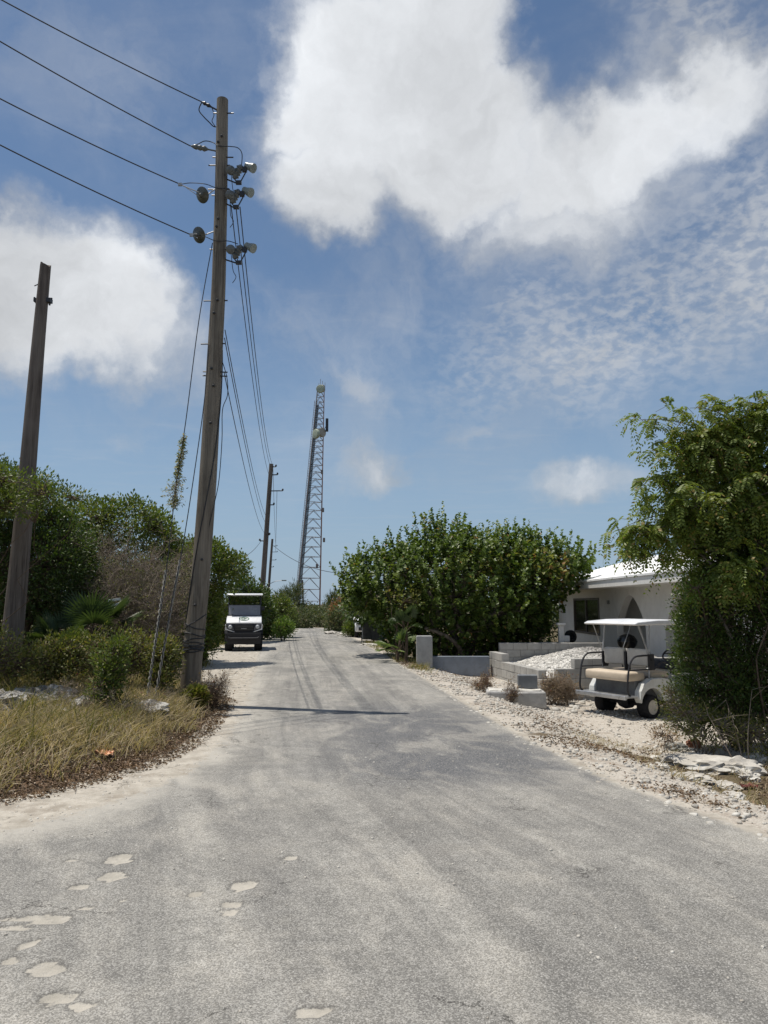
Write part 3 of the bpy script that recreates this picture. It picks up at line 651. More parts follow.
es = [ell(712, 452, 10.10, 40, 24, .55), ell(752, 440, 10.30, 42, 34, .8), ell(790, 480, 10.40, 60, 70, 1.0), ell(645, 535, 9.80, 24, 13, .28), ell(690, 505, 10.00, 42, 32, .6),
      ell(742, 500, 10.30, 58, 55, .9), ell(684, 592, 9.80, 14, 12, .3), ell(722, 562, 10.00, 40, 30, .6), ell(648, 560, 9.80, 12, 9, .2)]
t = thing('feathery_tree', 'tall loose tree with drooping feathery leaves in the right foreground', 'tree', bt)
tips, nr = shell(es, 520, .25, .5, 1.6, .9, .41, 1.6); q = Q(); w = Q()
feathery(q, w, tips, nr, 9)
arcs = [((752, 478), (705, 412), (642, 420), .35), ((740, 470), (700, 440), (655, 452), .4), ((745, 510), (690, 470), (636, 482), .4), ((740, 520), (680, 500), (622, 528), .5), ((750, 455), (735, 405), (690, 408), .35), ((760, 440), (775, 400), (742, 402), .4), ((735, 545), (690, 545), (628, 560), .6)]
for a_, c_, b_, k0 in arcs:
    pth = bez(np.array([P(*a_, 10.2)]), np.array([P(*c_, 10.0)]), np.array([P(*b_, 9.8)]), 16); w.tubes(pth, np.linspace(.016, .003, 16)[None], 5)
    i0 = int(16*k0); ps = np.repeat(pth[0, i0:], 2, 0)+rng.normal(scale=.05, size=((16-i0)*2, 3)); e = ps+rdir(len(ps))*np.array([.2, .2, .12]); w.tubes(np.stack([ps, (ps+e)/2, e], 1), np.full((len(ps), 3), .003), 3)
    feathery(q, w, e, rdir(len(e)), 4)
limbs(w, bt, [es[i] for i in (0, 1, 2, 4, 5, 7)], 9, .055, tips, tr=.008, bend=.18)
q.build('crown', lf_feather, t, origin=bt); w.build('trunk', bark_grey, t, smooth=True, origin=bt)
# second feathery twig tip at the very right edge, high
es = [ell(735, 625, 10.40, 58, 62, .75), ell(775, 640, 10.50, 60, 95, .9), ell(716, 672, 10.20, 38, 46, .6), ell(716, 705, 10.10, 38, 26, .5), ell(735, 570, 10.40, 50, 45, .7), ell(790, 560, 10.60, 60, 80, .9), ell(698, 632, 10.10, 22, 28, .35)]
tree('dark_shrub', 'tall dense dark green shrub under the feathery tree beside the white golf cart', 'shrub', P(735, 742, 10.60), es, 2900, 24, .16, .050, .52, lf_dark, bark_brown, 7, .03, gaps=.30, inner=.3, zmin=.02)
es = [ell(765, 590, 9.80, 22, 26, .3), ell(700, 590, 9.80, 18, 14, .2), ell(762, 545, 9.80, 16, 12, .2)]
tree('bright_shrub', 'light green leafy spray poking out of the dark shrub at the right edge', 'shrub', P(772, 745, 10.10), es, 150, 14, .11, .05, .5, lf_bright, bark_brown, 4, .018)
es = [ell(688, 716, 9.70, 24, 20, .35), ell(715, 728, 9.60, 32, 16, .35), ell(672, 700, 9.80, 12, 16, .25), ell(755, 735, 9.50, 24, 16, .3)]
tree('low_shrub', 'low green and brown shrub at the foot of the dark shrub by the limestone patch', 'shrub', P(700, 748, 9.70), es, 420, 13, .10, .034, .45, lf_olive, twig_grey, 8, .010, zmin=.0, gaps=.33)
# bare arching stems in front of the dark shrub
q = Q(); a = np.array([P(u, 752, 9.3) for u in (742, 750, 735)]); a[:, 2] = H(a[:, 0], a[:, 1])
b_ = np.array([P(u, v, 9.3) for u, v in ((726, 700), (752, 690), (708, 715))])
q.tubes(bez(a, (a+b_)/2+rng.normal(scale=.14, size=a.shape), b_, 9), np.linspace(.011, .003, 9)[None].repeat(3, 0), 5)
tw = bez(a, (a+b_)/2, b_, 9)[:, 3:].reshape(-1, 3); e = tw+rng.normal(scale=.16, size=tw.shape); q.tubes(bez(tw, (tw+e)/2+.03, e, 4), np.linspace(.004, .0015, 4)[None].repeat(len(tw), 0), 3)
tag(q.build('dead_bush', twig_grey), 'leafless grey arching bush in front of the dark shrub at right', 'bush')

# -- left thicket
es = [ell(0, 508, 13.6, 70, 40, 1.3), ell(50, 556, 13.6, 42, 44, 1.1), ell(-50, 530, 13, 80, 70, 1.6), ell(15, 575, 13.2, 65, 45, 1.1), ell(64, 592, 13.8, 28, 32, .8), ell(-20, 485, 12.5, 50, 25, .9), ell(50, 522, 13.8, 22, 14, .6)]
tree('dark_evergreen_tree', 'large dark evergreen tree behind the broken pole at the left edge', 'tree', P(20, 660, 13.8), es, 2600, 22, .20, .062, .5, lf_dark, bark_brown, 8, .10, gaps=.27, inner=.35)
es = [ell(8, 482, 10.0, 38, 13, .35), ell(50, 496, 10.0, 24, 8, .25), ell(-25, 500, 10.2, 40, 26, .5), ell(15, 505, 10.1, 25, 12, .25), ell(74, 498, 10.0, 14, 6, .15)]
tree('leafy_tree', 'light green leafy branches reaching across the broken pole from the left', 'tree', P(-70, 690, 12.6), es, 300, 20, .14, .055, .45, lf_mid, bark_brown, 7, .016, low=.8, gaps=.33)
es = [ell(122, 524, 19, 46, 25, 1.3), ell(92, 524, 19, 28, 24, .8), ell(148, 532, 19, 28, 20, 1.0), ell(120, 560, 19.5, 70, 45, 1.6)]
tree('round_topped_tree', 'round topped bright green tree rising behind the bare brush', 'tree', P(120, 640, 19.3), es, 1300, 16, .22, .085, .6, lf_mid, bark_brown, 6, .09, inner=.5)
es = [ell(211, 572, 20, 24, 30, 1.1), ell(205, 562, 20, 22, 26, 1.0), ell(180, 570, 21, 20, 30, 1), ell(194, 612, 19.5, 23, 38, 1.0), ell(206, 610, 20, 14, 34, .8), ell(202, 642, 19.8, 15, 16, .5), ell(234, 566, 20.5, 13, 12, .6)]
tree('hedge_tree', 'medium green bushy tree between the tall pole and the utility cart', 'tree', P(200, 648, 20), es, 1300, 18, .20, .085, .55, lf_mid, bark_brown, 4, .06, inner=.45, zmin=.0, gaps=.25)
es = [ell(243, 592, 31, 14, 18, 1.0), ell(258, 604, 32, 12, 18, 1.0)]
tree('hedge_tree', 'small dark bushy tree just behind the roof of the utility cart', 'tree', P(252, 640, 31), es, 420, 14, .25, .12, .6, lf_dark, bark_brown, 4, .06)

# bare grey-brown brush
def brush(label, bases, es, nst, m, leaf=None, nleaf=0, name='bare_brush', r0=.013, tl=1.0, jit=1.0):
    q = Q(); b = np.array([Vector((p.x, p.y, H(p.x, p.y)-.03)) for p in bases]); t = thing(name, label, 'brush', b[0])
    tips, nr = shell(es, nst, .3, .03, 1.6); nst = len(tips); j = rng.integers(0, len(b), nst); s = b[j]+rng.normal(scale=.15*tl, size=(nst, 3))*[1, 1, 0]
    mid = s*.5+tips*.5+rng.normal(size=s.shape)*.16*tl; mid[:, 2] += .3*tl; K = 8
    p = bez(s, mid, tips, K)+rng.normal(scale=.018, size=(nst, K, 3)); q.tubes(p, np.linspace(1, .3, K)[None]*r0*rng.uniform(.5, 1.3, (nst, 1)), 4)
    par = p[:, 3:].reshape(-1, 3); pd = unit(p[:, 3:]-p[:, 2:-1]).reshape(-1, 3); cur, cd, rr, ln = par, pd, r0*.42, .42*tl
    for lv in range(2):
        k = 3 if lv == 0 else 3; cc = np.repeat(cur, k, 0); dd = unit(np.repeat(cd, k, 0)*.7+rdir(len(cc))*.8+[0, 0, .12]); L_ = ln*rng.uniform(.4, 1.2, len(cc))[:, None]
        e = cc+dd*L_; pp = bez(cc, cc+dd*L_*.5+rng.normal(scale=.03, size=cc.shape), e, 4); q.tubes(pp, np.linspace(1, .4, 4)[None].repeat(len(cc), 0)*rr, 3)
        cur = e; cd = dd; rr *= .6; ln *= .6
        if lv == 0: cur = np.concatenate([e, pp[:, 2]]); cd = np.concatenate([dd, dd])
    q.build('stems', m, t, origin=b[0])
    if nleaf:
        i = rng.integers(0, len(cur), nleaf); q2 = Q(); o = cd[i]; clump_leaves(q2, cur[i], o, 4, .05, .035, .5, .1, 'cards'); q2.build('foliage', leaf, t, origin=b[0])
brush('tangled bare grey brown brush between the two wooden poles', [P(u, 668, 14) for u in (95, 120, 140, 165, 180, 150)], [ell(135, 590, 14.3, 52, 48, .9), ell(175, 585, 14.5, 30, 42, .8), ell(100, 565, 14.6, 28, 30, .7), ell(140, 610, 13.6, 60, 32, .6)], 120, twig_grey, lf_olive, 2600, tl=.8)
es = [ell(95, 640, 14.8, 70, 50, .5), ell(165, 625, 15.2, 40, 62, .5), ell(60, 620, 14.8, 40, 40, .5)]
tree('dark_shrub', 'shadowy dark green shrub behind the tangled bare brush', 'shrub', P(120, 668, 15), es, 700, 16, .2, .07, .5, lf_dark, bark_brown, 5, .03, inner=.1, zmin=0)

# fan palms
def fan_palm(label, base, h, nf, rad, m, name='fan_palm', tilt=.5, leaflets=22, w=.035):
    base = Vector((base.x, base.y, H(base.x, base.y)-.02)); t = thing(name, label, 'palm', base); b = np.array(base)
    q = Q(); s = Q(); 
    for i in range(nf):
        az = 2*PI*i/nf+random.uniform(-.3, .3); el = random.uniform(-.05, 1.2)*tilt*2; d = np.array([math.cos(az)*math.cos(el), math.sin(az)*math.cos(el), math.sin(el)])
        st = b+[0, 0, h*.5]; hub = st+d*rad*random.uniform(.6, 1.0)+[0, 0, .05]
        s.tubes(bez(st[None], ((st+hub)/2+[0, 0, .08])[None], hub[None], 6), np.full((1, 6), .008), 4)
        side = unit(np.cross(d, [0, 0, 1.])); nrm = np.cross(side, d); a = np.linspace(-1.5, 1.5, leaflets)
        ax = np.cos(a)[:, None]*d+np.sin(a)[:, None]*side+nrm*.12; ax[:, 2] -= .15+.1*np.abs(a)
        L_ = rad*.75*(1-.25*np.abs(a)/1.5)*rng.uniform(.85, 1.1, leaflets)
        q.leaves(np.tile(hub, (leaflets, 1)), ax, np.tile(nrm, (leaflets, 1)), L_, w, .35)
    s.tubes(np.array([[b, b+[0.02, 0, h*.3], b+[0, .02, h*.55]]]), np.array([[.05, .045, .04]]), 7)
    q.build('fronds', m, t, origin=b); s.build('stems', bark_brown, t, origin=b)
fan_palm('dark fan palm with spiky fronds low behind the roadside weeds', P(88, 665, 12.8), 1.25, 14, .62, lf_palm)
fan_palm('young dark fan palm near the foot of the broken pole', P(55, 668, 12.4), .9, 10, .5, lf_palm)
fan_palm('young green fan palm at the road edge left of the grey pillar', P(397, 662, 20.9), .6, 9, .48, lf_palm2, tilt=.5, leaflets=12, w=.05)
fan_palm('pale grey green fan palm frond drooping beside the grey pillar', P(406, 660, 21.0), 1.7, 6, .5, lf_palm, tilt=.5, leaflets=20, w=.06)

# low weeds and bushes of the left bank
weeds = [
 ('low yellow green bush at the left edge below the broken pole', (12, 668, 10.0), [(12, 660, 10.0, 34, 22, .5), (-20, 655, 10, 40, 30, .6)], lf_olive),
 ('rounded olive bush right of the broken pole base', (58, 672, 10.6), [(58, 660, 10.6, 32, 24, .5)], lf_olive),
 ('leafy green weeds growing in front of the white rocks', (108, 700, 9.5), [(108, 676, 9.5, 16, 30, .25), (118, 655, 9.6, 12, 18, .2), (98, 700, 9.3, 10, 16, .15)], lf_mid),
 ('wide olive bush in the middle of the left bank', (125, 668, 11.3), [(120, 648, 11.3, 42, 22, .5), (150, 655, 11.4, 28, 20, .4)], lf_olive),
 ('brownish green weeds just left of the tall pole', (168, 690, 11.2), [(164, 660, 11.6, 16, 28, .25), (158, 680, 11.2, 13, 16, .2)], lf_olive),
 ('small green weed clump wrapped round the tall pole base', (186, 705, 11.4), [(196, 697, 11.3, 9, 8, .12)], lf_olive),
 ('small sprig of bright weeds behind the wide olive bush', (72, 650, 11.5), [(74, 642, 11.5, 12, 10, .2)], lf_mid)]
for lb, b_, e_, m_ in weeds:
    tree('weedy_bush', lb, 'bush', P(*b_), [ell(*x) for x in e_], 330 if len(e_) < 3 else 300, 13, .10, .050, .45, m_, bark_brown, 6, .007, group='bushes on the left bank', zmin=.0, inner=.15, gaps=.28, gsc=2.2, power=1.3)
brush('dry brown dead stalks at the road edge right of the tall pole', [P(u, v, 11.6) for u, v in ((212, 706), (222, 705), (206, 708))], [ell(214, 685, 11.6, 18, 18, .2), ell(226, 690, 11.5, 10, 14, .15)], 22, simple('dead_stalk', (.10, .07, .05), .9), lf_dry, 120, 'dead_stalks', .005, .28)
brush('thin dead stems sticking up beside the foreground rocks', [P(u, 712, 9.2) for u in (60, 140, 155)], [ell(75, 700, 9.2, 50, 16, .3), ell(150, 695, 9.4, 20, 20, .2)], 20, twig_grey, lf_dry, 60, 'dead_stalks', .004, .3)
brush('withered drooping brown plants against the front of the block wall', [P(u, v, 14.7) for u, v in ((556, 701), (566, 702), (548, 700))], [ell(560, 688, 14.7, 20, 13, .25)], 60, simple('withered_stem', (.27, .21, .15), .9), lf_dry, 500, 'withered_plant', .006, .3)
brush('withered red brown plant left of the concrete slab', [P(485, 698, 15.0), P(480, 697, 15.2)], [ell(486, 680, 15, 8, 14, .2), ell(478, 688, 15, 7, 7, .2)], 18, simple('withered_stem_red', (.16, .10, .07), .9), lf_dry, 200, 'withered_plant', .005, .2)
brush('withered dark stalk leaning on the concrete slab', [P(511, 702, 13.75)], [ell(511, 690, 13.75, 7, 11, .1)], 10, simple('withered_stem_dark', (.12, .08, .06), .9), lf_dry, 80, 'withered_plant', .005, .18)
es = [ell(662, 738, 9.3, 12, 10, .25)]
tree('weedy_bush', 'little brown weed clump at the left end of the low shrub', 'bush', P(662, 745, 9.6), es, 50, 10, .09, .035, .4, lf_dry, twig_grey, 4, .006, zmin=0)

# far shrubs both sides of the road end
fs = [(228, 620, 27, 16, 22, 'green hedge bush left of the utility cart', lf_mid, .10), (280, 615, 36, 15, 20, 'green roadside bush right of the utility cart', lf_mid, .11), (262, 618, 34, 14, 20, 'shaded bush directly behind the utility cart', lf_dark, .11),
      (283, 627, 33, 8, 8, 'small yellow green bush at the left road edge near the crest', lf_bright, .09), (298, 619, 52, 16, 12, 'olive bush left of the road crest', lf_far, .14), (322, 619, 66, 20, 11, 'grey green bush closing the end of the road', lf_far, .16),
      (346, 612, 47, 15, 17, 'reddish brown bush right of the road crest', lf_red, .13), (336, 622, 44, 10, 12, 'green bush in front of the reddish bush', lf_far, .12), (362, 618, 40, 14, 18, 'olive green bush between the reddish bush and the bins', lf_far, .11),
      (352, 628, 37, 7, 7, 'small green bush left of the dark bins', lf_mid, .10), (300, 610, 75, 20, 6, 'hazy bush at the foot of the lattice tower', lf_far, .2), (340, 608, 82, 22, 6, 'far bush to the right of the lattice tower', lf_far, .2),
      (268, 608, 60, 16, 11, 'far bush below the two distant poles', lf_far, .17), (372, 606, 60, 24, 16, 'far bush behind the dark bins', lf_far, .17)]
for u, v, d, ru, rv, lb, m_, sz in fs:
    e_ = [ell(u, v, d, ru, rv, ru*d/F), ell(u-ru*.5, v+rv*.3, d-.3, ru*.6, rv*.7, ru*d/F*.7), ell(u+ru*.55, v+rv*.25, d+.2, ru*.55, rv*.75, ru*d/F*.7)]
    b_ = P(u, 640, d); sc = int(150+260*min(1, (ru*rv)/320))
    tree('roadside_bush', lb, 'bush', b_, e_, sc, 12, sz*2.2, sz, .55, m_, bark_brown, 3, .04, group='bushes where the road ends', zmin=-.1, inner=.3, gaps=.22)
# wispy far casuarinas
for i, (u, v, d, ru, rv, lb) in enumerate([(287, 600, 72, 7, 11, 'wispy grey green pine tree left of the tower foot'), (296, 596, 74, 5, 13, 'taller wispy pine tree touching the left tower leg'), (334, 602, 78, 6, 8, 'wispy pine tree right of the tower'), (278, 603, 70, 7, 8, 'low wispy pine tree near the distant street light')]):
    e_ = [ell(u, v, d, ru, rv, ru*d/F)]
    tree('pine_tree', lb, 'tree', P(u, 615, d), e_, 110, 10, .5, .5, .10, lf_far, bark_brown, 5, .06, group='wispy trees by the tower', up=.8, inner=.1, gaps=.3, gsc=.6)
# distant scrub as one mass
n = 60000; x = rng.uniform(-170, 170, n); y = rng.uniform(58, 190, n); ok = (np.abs(x+.13*y-1) > 0) & (sdist(x, y) < -1.5); x, y = x[ok], y[ok]; n = len(x)
z = H(x, y)+(.3+2.6*fbm(x*.12, y*.12))*rng.random(n)**.5+.008*np.maximum(y-60, 0); q = Q(); q.leaves(np.stack([x, y, z], 1), rdir(n)+[0, 0, .4], rdir(n)+[0, 0, 1], rng.uniform(.25, .5, n), rng.uniform(.15, .3, n))
tag(q.build('distant_scrub', lf_far), 'low green scrub reaching to the horizon beyond the end of the road', 'scrub', kind='stuff')
# thicket filling behind the right tree and house
for u, v, d, ru, rv, lb in [(640, 590, 44, 60, 20, 'dark green trees far behind the white house'), (450, 605, 32, 90, 18, 'dark green hedge behind the sea grape tree')]:
    e_ = [ell(u, v, d, ru, rv, 2), ell(u+ru*.7, v+4, d, ru*.5, rv*.8, 2), ell(u-ru*.7, v+4, d, ru*.5, rv*.8, 2)]
    tree('hedge', lb, 'hedge', P(u, 640, d), e_, 700, 14, .4, .2, .6, lf_dark, bark_brown, 5, .08, zmin=-.1, inner=.2)
e_ = [ell(-120, 540, 16, 90, 70, 2.2), ell(-60, 600, 15, 70, 50, 1.6)]
tree('hedge', 'dark thicket continuing beyond the left edge of the picture', 'hedge', P(-110, 660, 16), e_, 600, 14, .25, .1, .55, lf_dark, bark_brown, 5, .08)

e_ = [ell(30, 590, 17.5, 70, 40, 1), ell(100, 590, 18, 50, 30, 1), ell(60, 560, 18, 40, 30, 1)]
tree('hedge', 'dark thicket filling the gap behind the dark evergreen tree', 'hedge', P(50, 660, 17.8), e_, 900, 14, .25, .1, .55, lf_dark, bark_brown, 5, .08, inner=.1, zmin=0)

tree('dark_shrub', 'dark green shrub filling the gap between the sea grape tree and the house', 'shrub', P(535, 650, 33), [ell(536, 620, 33, 26, 26, 1.5), ell(515, 612, 33, 22, 28, 1.5)], 420, 14, .22, .11, .6, lf_dark, bark_brown, 4, .04, zmin=0, inner=.2)

# ------------------------------------------------------------------ shared materials of built things
wood_pole = woodmat('weathered_pole_wood', (.235, .205, .165), (.105, .088, .070)); wood_old = woodmat('old_pole_wood', (.17, .145, .125), (.075, .06, .052))
black_metal = simple('black_metal', (.02, .02, .022), .45, .2, 8, .5); galv = simple('galvanised_steel', (.36, .37, .38), .5, .2, 6, .5, .3)
porcelain = simple('grey_porcelain', (.11, .12, .12), .3, .15, 8, .5); pale_cap = simple('pale_polymer', (.19, .215, .20), .4, .15, 8, .5); wire_m = simple('cable', (.035, .036, .04), .6, .1)
brownglaze = simple('dark_glass_disc', (.055, .06, .05), .3, .3, 12, .6); guy_m = simple('guy_strand', (.24, .23, .21), .7, .3, 20, .4)
stucco = simple('white_stucco', (.64, .63, .60), .9, .05, 1.6, .2, bump=.3, bscale=70, dirt=(.44, .42, .38), dirtamt=.35)
roofm = simple('white_roof_coating', (.80, .80, .79), .7, .06, 1.2, .3, dirt=(.55, .55, .53), dirtamt=.35, bump=.15, bscale=14)
block_m = simple('concrete_block', (.38, .37, .345), .95, .16, 2.2, .15, bump=.5, bscale=90, dirt=(.22, .21, .19), dirtamt=.45)
block_dark = simple('dark_concrete_block', (.17, .18, .19), .95, .15, 4, .15, bump=.5, bscale=90)
paintgrey = simple('blue_grey_painted_concrete', (.20, .225, .26), .85, .12, 3, .2, bump=.3, bscale=60, dirt=(.12, .12, .12), dirtamt=.4)
cement = simple('bare_cement', (.36, .355, .34), .95, .2, 4, .15, bump=.5, bscale=50, dirt=(.6, .58, .54), dirtamt=.6)

def wb(mb, name, m, t, **k):
    """build world-placed shapes as a part of thing t (unrotated)"""
    o = t.location; mb.v = [(x-o.x, y-o.y, z-o.z) for x, y, z in mb.v]; return mb.build(name, m, t, **k)
def catenary(a, b, sag, n=24):
    a, b = Vector(a), Vector(b); return [a.lerp(b, i/n)-Vector((0, 0, sag*4*(i/n)*(1-i/n))) for i in range(n+1)]
def wire(pts, r, label, name='wire', m=None, group=None, cat='wire'):
    o = MB().tube(pts, r, 6).build(name, m or wire_m, smooth=True); return tag(o, label, cat, group)

def pole_shaft(b, top, r0, r1, m, t, name='shaft', jag=0):
    mb = MB(); K = 26; pts = []; rr = []
    for i in range(K):
        k = i/(K-1); p = b.lerp(top, k); p = p+Vector((math.sin(k*5)*.012, math.cos(k*4)*.01, 0)); pts.append(p); rr.append(r0+(r1-r0)*k)
    mb.tube(pts, rr, 18)
    if jag:
        for i in range(18):
            x, y, z = mb.v[(K-1)*18+i]; mb.v[(K-1)*18+i] = (x, y, z+random.uniform(-jag, jag))
    return wb(mb, name, m, t, smooth=True)

# ------------------------------------------------------------------ tall pole with switches
D1 = 12.0
pb = P(191, 690, D1); pb.z = H(pb.x, D1)-.1; pt_ = P(222, 101, D1)
mainpole = thing('utility_pole', 'tall weathered wooden utility pole with fuse switches and insulators near its top', 'utility pole', pb)
_vv = [100, 200, 290, 473, 580, 668, 690]; _uu = [222.5, 221, 218.5, 208.3, 200.5, 191.5, 189]; _rw = [.098, .108, .118, .142, .148, .156, .158]
def on(v):   # axis point of the tall pole at picture height v
    q_ = P(float(np.interp(v, _vv, _uu)), v, D1); return q_ if v < 690 else Vector((q_.x, q_.y, pb.z))
def onr(v): return float(np.interp(v, _vv, _rw))
_lv = [690]+list(range(660, 100, -20))+[100]
wb(MB().tube([on(v) for v in _lv], [onr(v) for v in _lv], 20), 'shaft', wood_pole, mainpole, smooth=True)
for v, s in ((114, 1), (158, 1), (196, 1), (301, -1), (344, -1), (372, 1), (376, 1), (166, -1), (190, -1), (250, 1)):
    p = on(v); wb(MB().tube([p+Vector((-(onr(v)+.05)*s, -.02, 0)), p+Vector(((onr(v)+.11)*s, -.05, -.02))], .011, 6), 'bolt', black_metal, mainpole)
for v in (140, 146, 222, 230, 303, 316, 371, 388, 425, 560, 605):
    p = on(v); wb(MB().lathe([(.022, 0), (.022, .02), (.012, .03)], p+Vector((random.uniform(-.05, .04), -onr(v)-.002, 0)), (0, -1, 0), 8), 'bolt', black_metal, mainpole)
mb = MB()
for i, (v, tl) in enumerate(((649, .012), (647, -.015), (645, .01), (651, .0), (648, .02), (642, -.02), (639, .025), (634, -.03), (622, .11), (627, -.05))):
    p = on(v); rr = onr(v)+.008; mb.tube([p+Vector((math.cos(a)*rr, math.sin(a)*rr, tl*math.cos(a)+.01*math.sin(3*a+i))) for a in np.linspace(0, 2*PI, 25)], .009 if i else .012, 5, False)
wb(mb, 'wire_wrap', wire_m, mainpole, smooth=True)
# ground cable spiralling up
pts = []
for k in np.linspace(0, 1, 60):
    v = 618-270*k; p = on(v); a = -2.9+k*3.6; r_ = onr(v)+.008; pts.append(p+Vector((math.cos(a)*r_, math.sin(a)*r_, 0)))
wb(MB().tube(pts, .009, 5), 'down_cable', wire_m, mainpole, smooth=True)
pts = [on(362)+Vector((.14, -.05, 0)), P(227, 378, D1-.1), P(227.5, 395, D1-.1), P(222.5, 410, D1-.1), P(222, 440, D1-.1), P(219, 480, D1-.1), P(214, 505, D1-.1), P(208, 530, D1-.1)]
def smooth_pts(p, n=6):
    p = [Vector(q) for q in p]; o = []
    for i in range(len(p)-1):
        a = p[max(i-1, 0)]; b = p[i]; c = p[i+1]; d = p[min(i+2, len(p)-1)]
        for j in range(n):
            t = j/n; o.append(.5*((2*b)+(c-a)*t+(2*a-5*b+4*c-d)*t*t+(3*b-a-3*c+d)*t**3))
    return o+[p[-1]]
wb(MB().tube(smooth_pts(pts), .007, 5), 'loose_cable', wire_m, mainpole, smooth=True)
# disc insulators and dead ends on the left
def pp(u, v, dy=0): return P(u, v, D1+dy)
def link_rod(a, b, r=.008): return MB().tube([a, b], r, 6)
for v0, uj, vj, ud, vd in ((191, 180, 184.5, 203, 195), (233, 191.5, 235, 199.5, 235)):
    c = pp(ud, vd, -.12); ax = (c-Vector((0, 0, EYE))).normalized(); ax = Vector((-.45, -.75, -.45)).normalized()
    d = wb(MB().lathe([(.02, -.06), (.045, -.05), (.05, -.01), (.128, .0), (.135, .015), (.118, .03), (.05, .045), (.03, .07), (.016, .09)], c, ax, 22), 'disc_insulator', brownglaze, mainpole, smooth=True)
    m2 = MB().tube([pp(uj, vj, -.25), c+Vector((-.04, -.03, .02))], .009, 6).tube([pp(uj+6, vj+3, -.25), c+Vector((-.05, -.03, -.05))], .006, 6).tube([c+Vector((.04, .03, 0)), on(v0)+Vector((-.1, -.05, 0))], .011, 6)
    m2.box(-.03, .03, -.015, .015, -.025, .025, Matrix.Translation(pp(uj, vj, -.25))); wb(m2, 'clamp', galv, mainpole)
    wb(MB().lathe([(.03, -.02), (.03, .02)], c-ax*.07, ax, 10), 'disc_hub', galv, mainpole)
wb(MB().tube(smooth_pts([pp(180, 184.5, -.25), pp(190, 183), pp(205, 184, -.1), pp(217, 188, -.12), pp(229, 188.5, -.13)]), .007, 5), 'jumper', wire_m, mainpole, smooth=True)
wb(MB().tube(smooth_pts([pp(192, 235, -.25), pp(203, 236, -.16), pp(216, 241, -.14), pp(228, 241, -.14), pp(238, 244)]), .007, 5), 'jumper', wire_m, mainpole, smooth=True)
# strain insulators on the upper two
a_, b_ = pp(191, 146, -.1), pp(216, 151, -.05); ax = (b_-a_).normalized()
wb(MB().lathe([(.012, 0), (.02, .02), (.035, .05), (.045, .09), (.035, .12), (.05, .16), (.035, .19), (.05, .23), (.03, .27), (.014, .3), (.014, (b_-a_).length)], a_, ax, 14), 'strain_insulator', porcelain, mainpole, smooth=True)
wb(MB().tube(smooth_pts([a_, pp(198, 144), pp(205, 141), pp(213, 142.5), pp(219, 146, -.12), pp(230, 146.5, -.1), pp(238, 148), pp(242, 154), pp(241.5, 166)]), .008, 5), 'jumper', wire_m, mainpole, smooth=True)
a_, b_ = pp(202, 102, -.1), pp(217, 110, -.05); ax = (b_-a_).normalized()
wb(MB().lathe([(.01, 0), (.022, .02), (.035, .05), (.022, .08), (.035, .12), (.022, .15), (.014, .18), (.014, (b_-a_).length)], a_, ax, 12), 'strain_insulator', black_metal, mainpole, smooth=True)
wb(MB().tube(smooth_pts([a_, pp(199, 110), pp(204, 117), pp(209, 122), pp(213, 126), pp(216, 127)]), .010, 5).tube(smooth_pts([pp(212, 108), pp(214, 115), pp(212, 121), pp(215, 126)]), .007, 5), 'jumper', wire_m, mainpole, smooth=True)
# three fuse cut-outs on the right
for du, dv in ((0, 0), (-2.5, 24.5), (0, 80)):
    q_ = lambda u, v, dy=0: pp(u+du, v+dv, dy-.08)
    br_ = MB().tube([on(180+dv)+Vector((.1, -.02, 0)), q_(236, 183), q_(239, 183.5)], .013, 6).tube([q_(233, 177), q_(238, 184), q_(241, 181), q_(247, 170)], .011, 6)
    br_.box(-.045, .05, -.03, .03, -.03, .025, Matrix.Translation(q_(238.5, 182.5)))
    br_.box(-.04, .04, -.03, .03, -.05, .03, Matrix.Translation(q_(244.5, 169)))
    cut = wb(br_, 'fuse_cutout', black_metal, mainpole)
    a_, b_ = q_(233.8, 178.5), q_(241.5, 165.5); ax = (b_-a_).normalized(); ln_ = (b_-a_).length
    prof = [(.03, 0)]+[(.068 if i % 2 else .045, ln_*(.1+.8*i/8)) for i in range(9)]+[(.03, ln_)]
    wb(MB().lathe(prof, a_, ax, 14), 'insulator', porcelain, mainpole, smooth=True).parent = cut
    cut.children[0].location = (0, 0, 0)
    c = q_(250, 167); ax = Vector((.72, -.28, -.45)).normalized()
    o = wb(MB().lathe([(.03, -.10), (.055, -.085), (.06, -.02), (.080, .055), (.082, .085), (.03, .09)], c, ax, 16), 'cap', pale_cap, mainpole, smooth=True); o.parent = cut
    o = wb(MB().lathe([(.02, -.01), (.072, 0), (.08, .02), (.05, .045), (.02, .06)], pp(230.6+du*.3, 170.5+(dv if dv < 50 else dv-1), -.14), (.3, -.85, -.4), 16), 'disc_insulator', porcelain, mainpole, smooth=True)
    wb(MB().tube(smooth_pts([pp(231+du*.3, 172+dv, -.1), q_(233, 190), q_(236, 197), q_(232.5, 203)]), .006, 5), 'jumper', wire_m, mainpole, smooth=True)

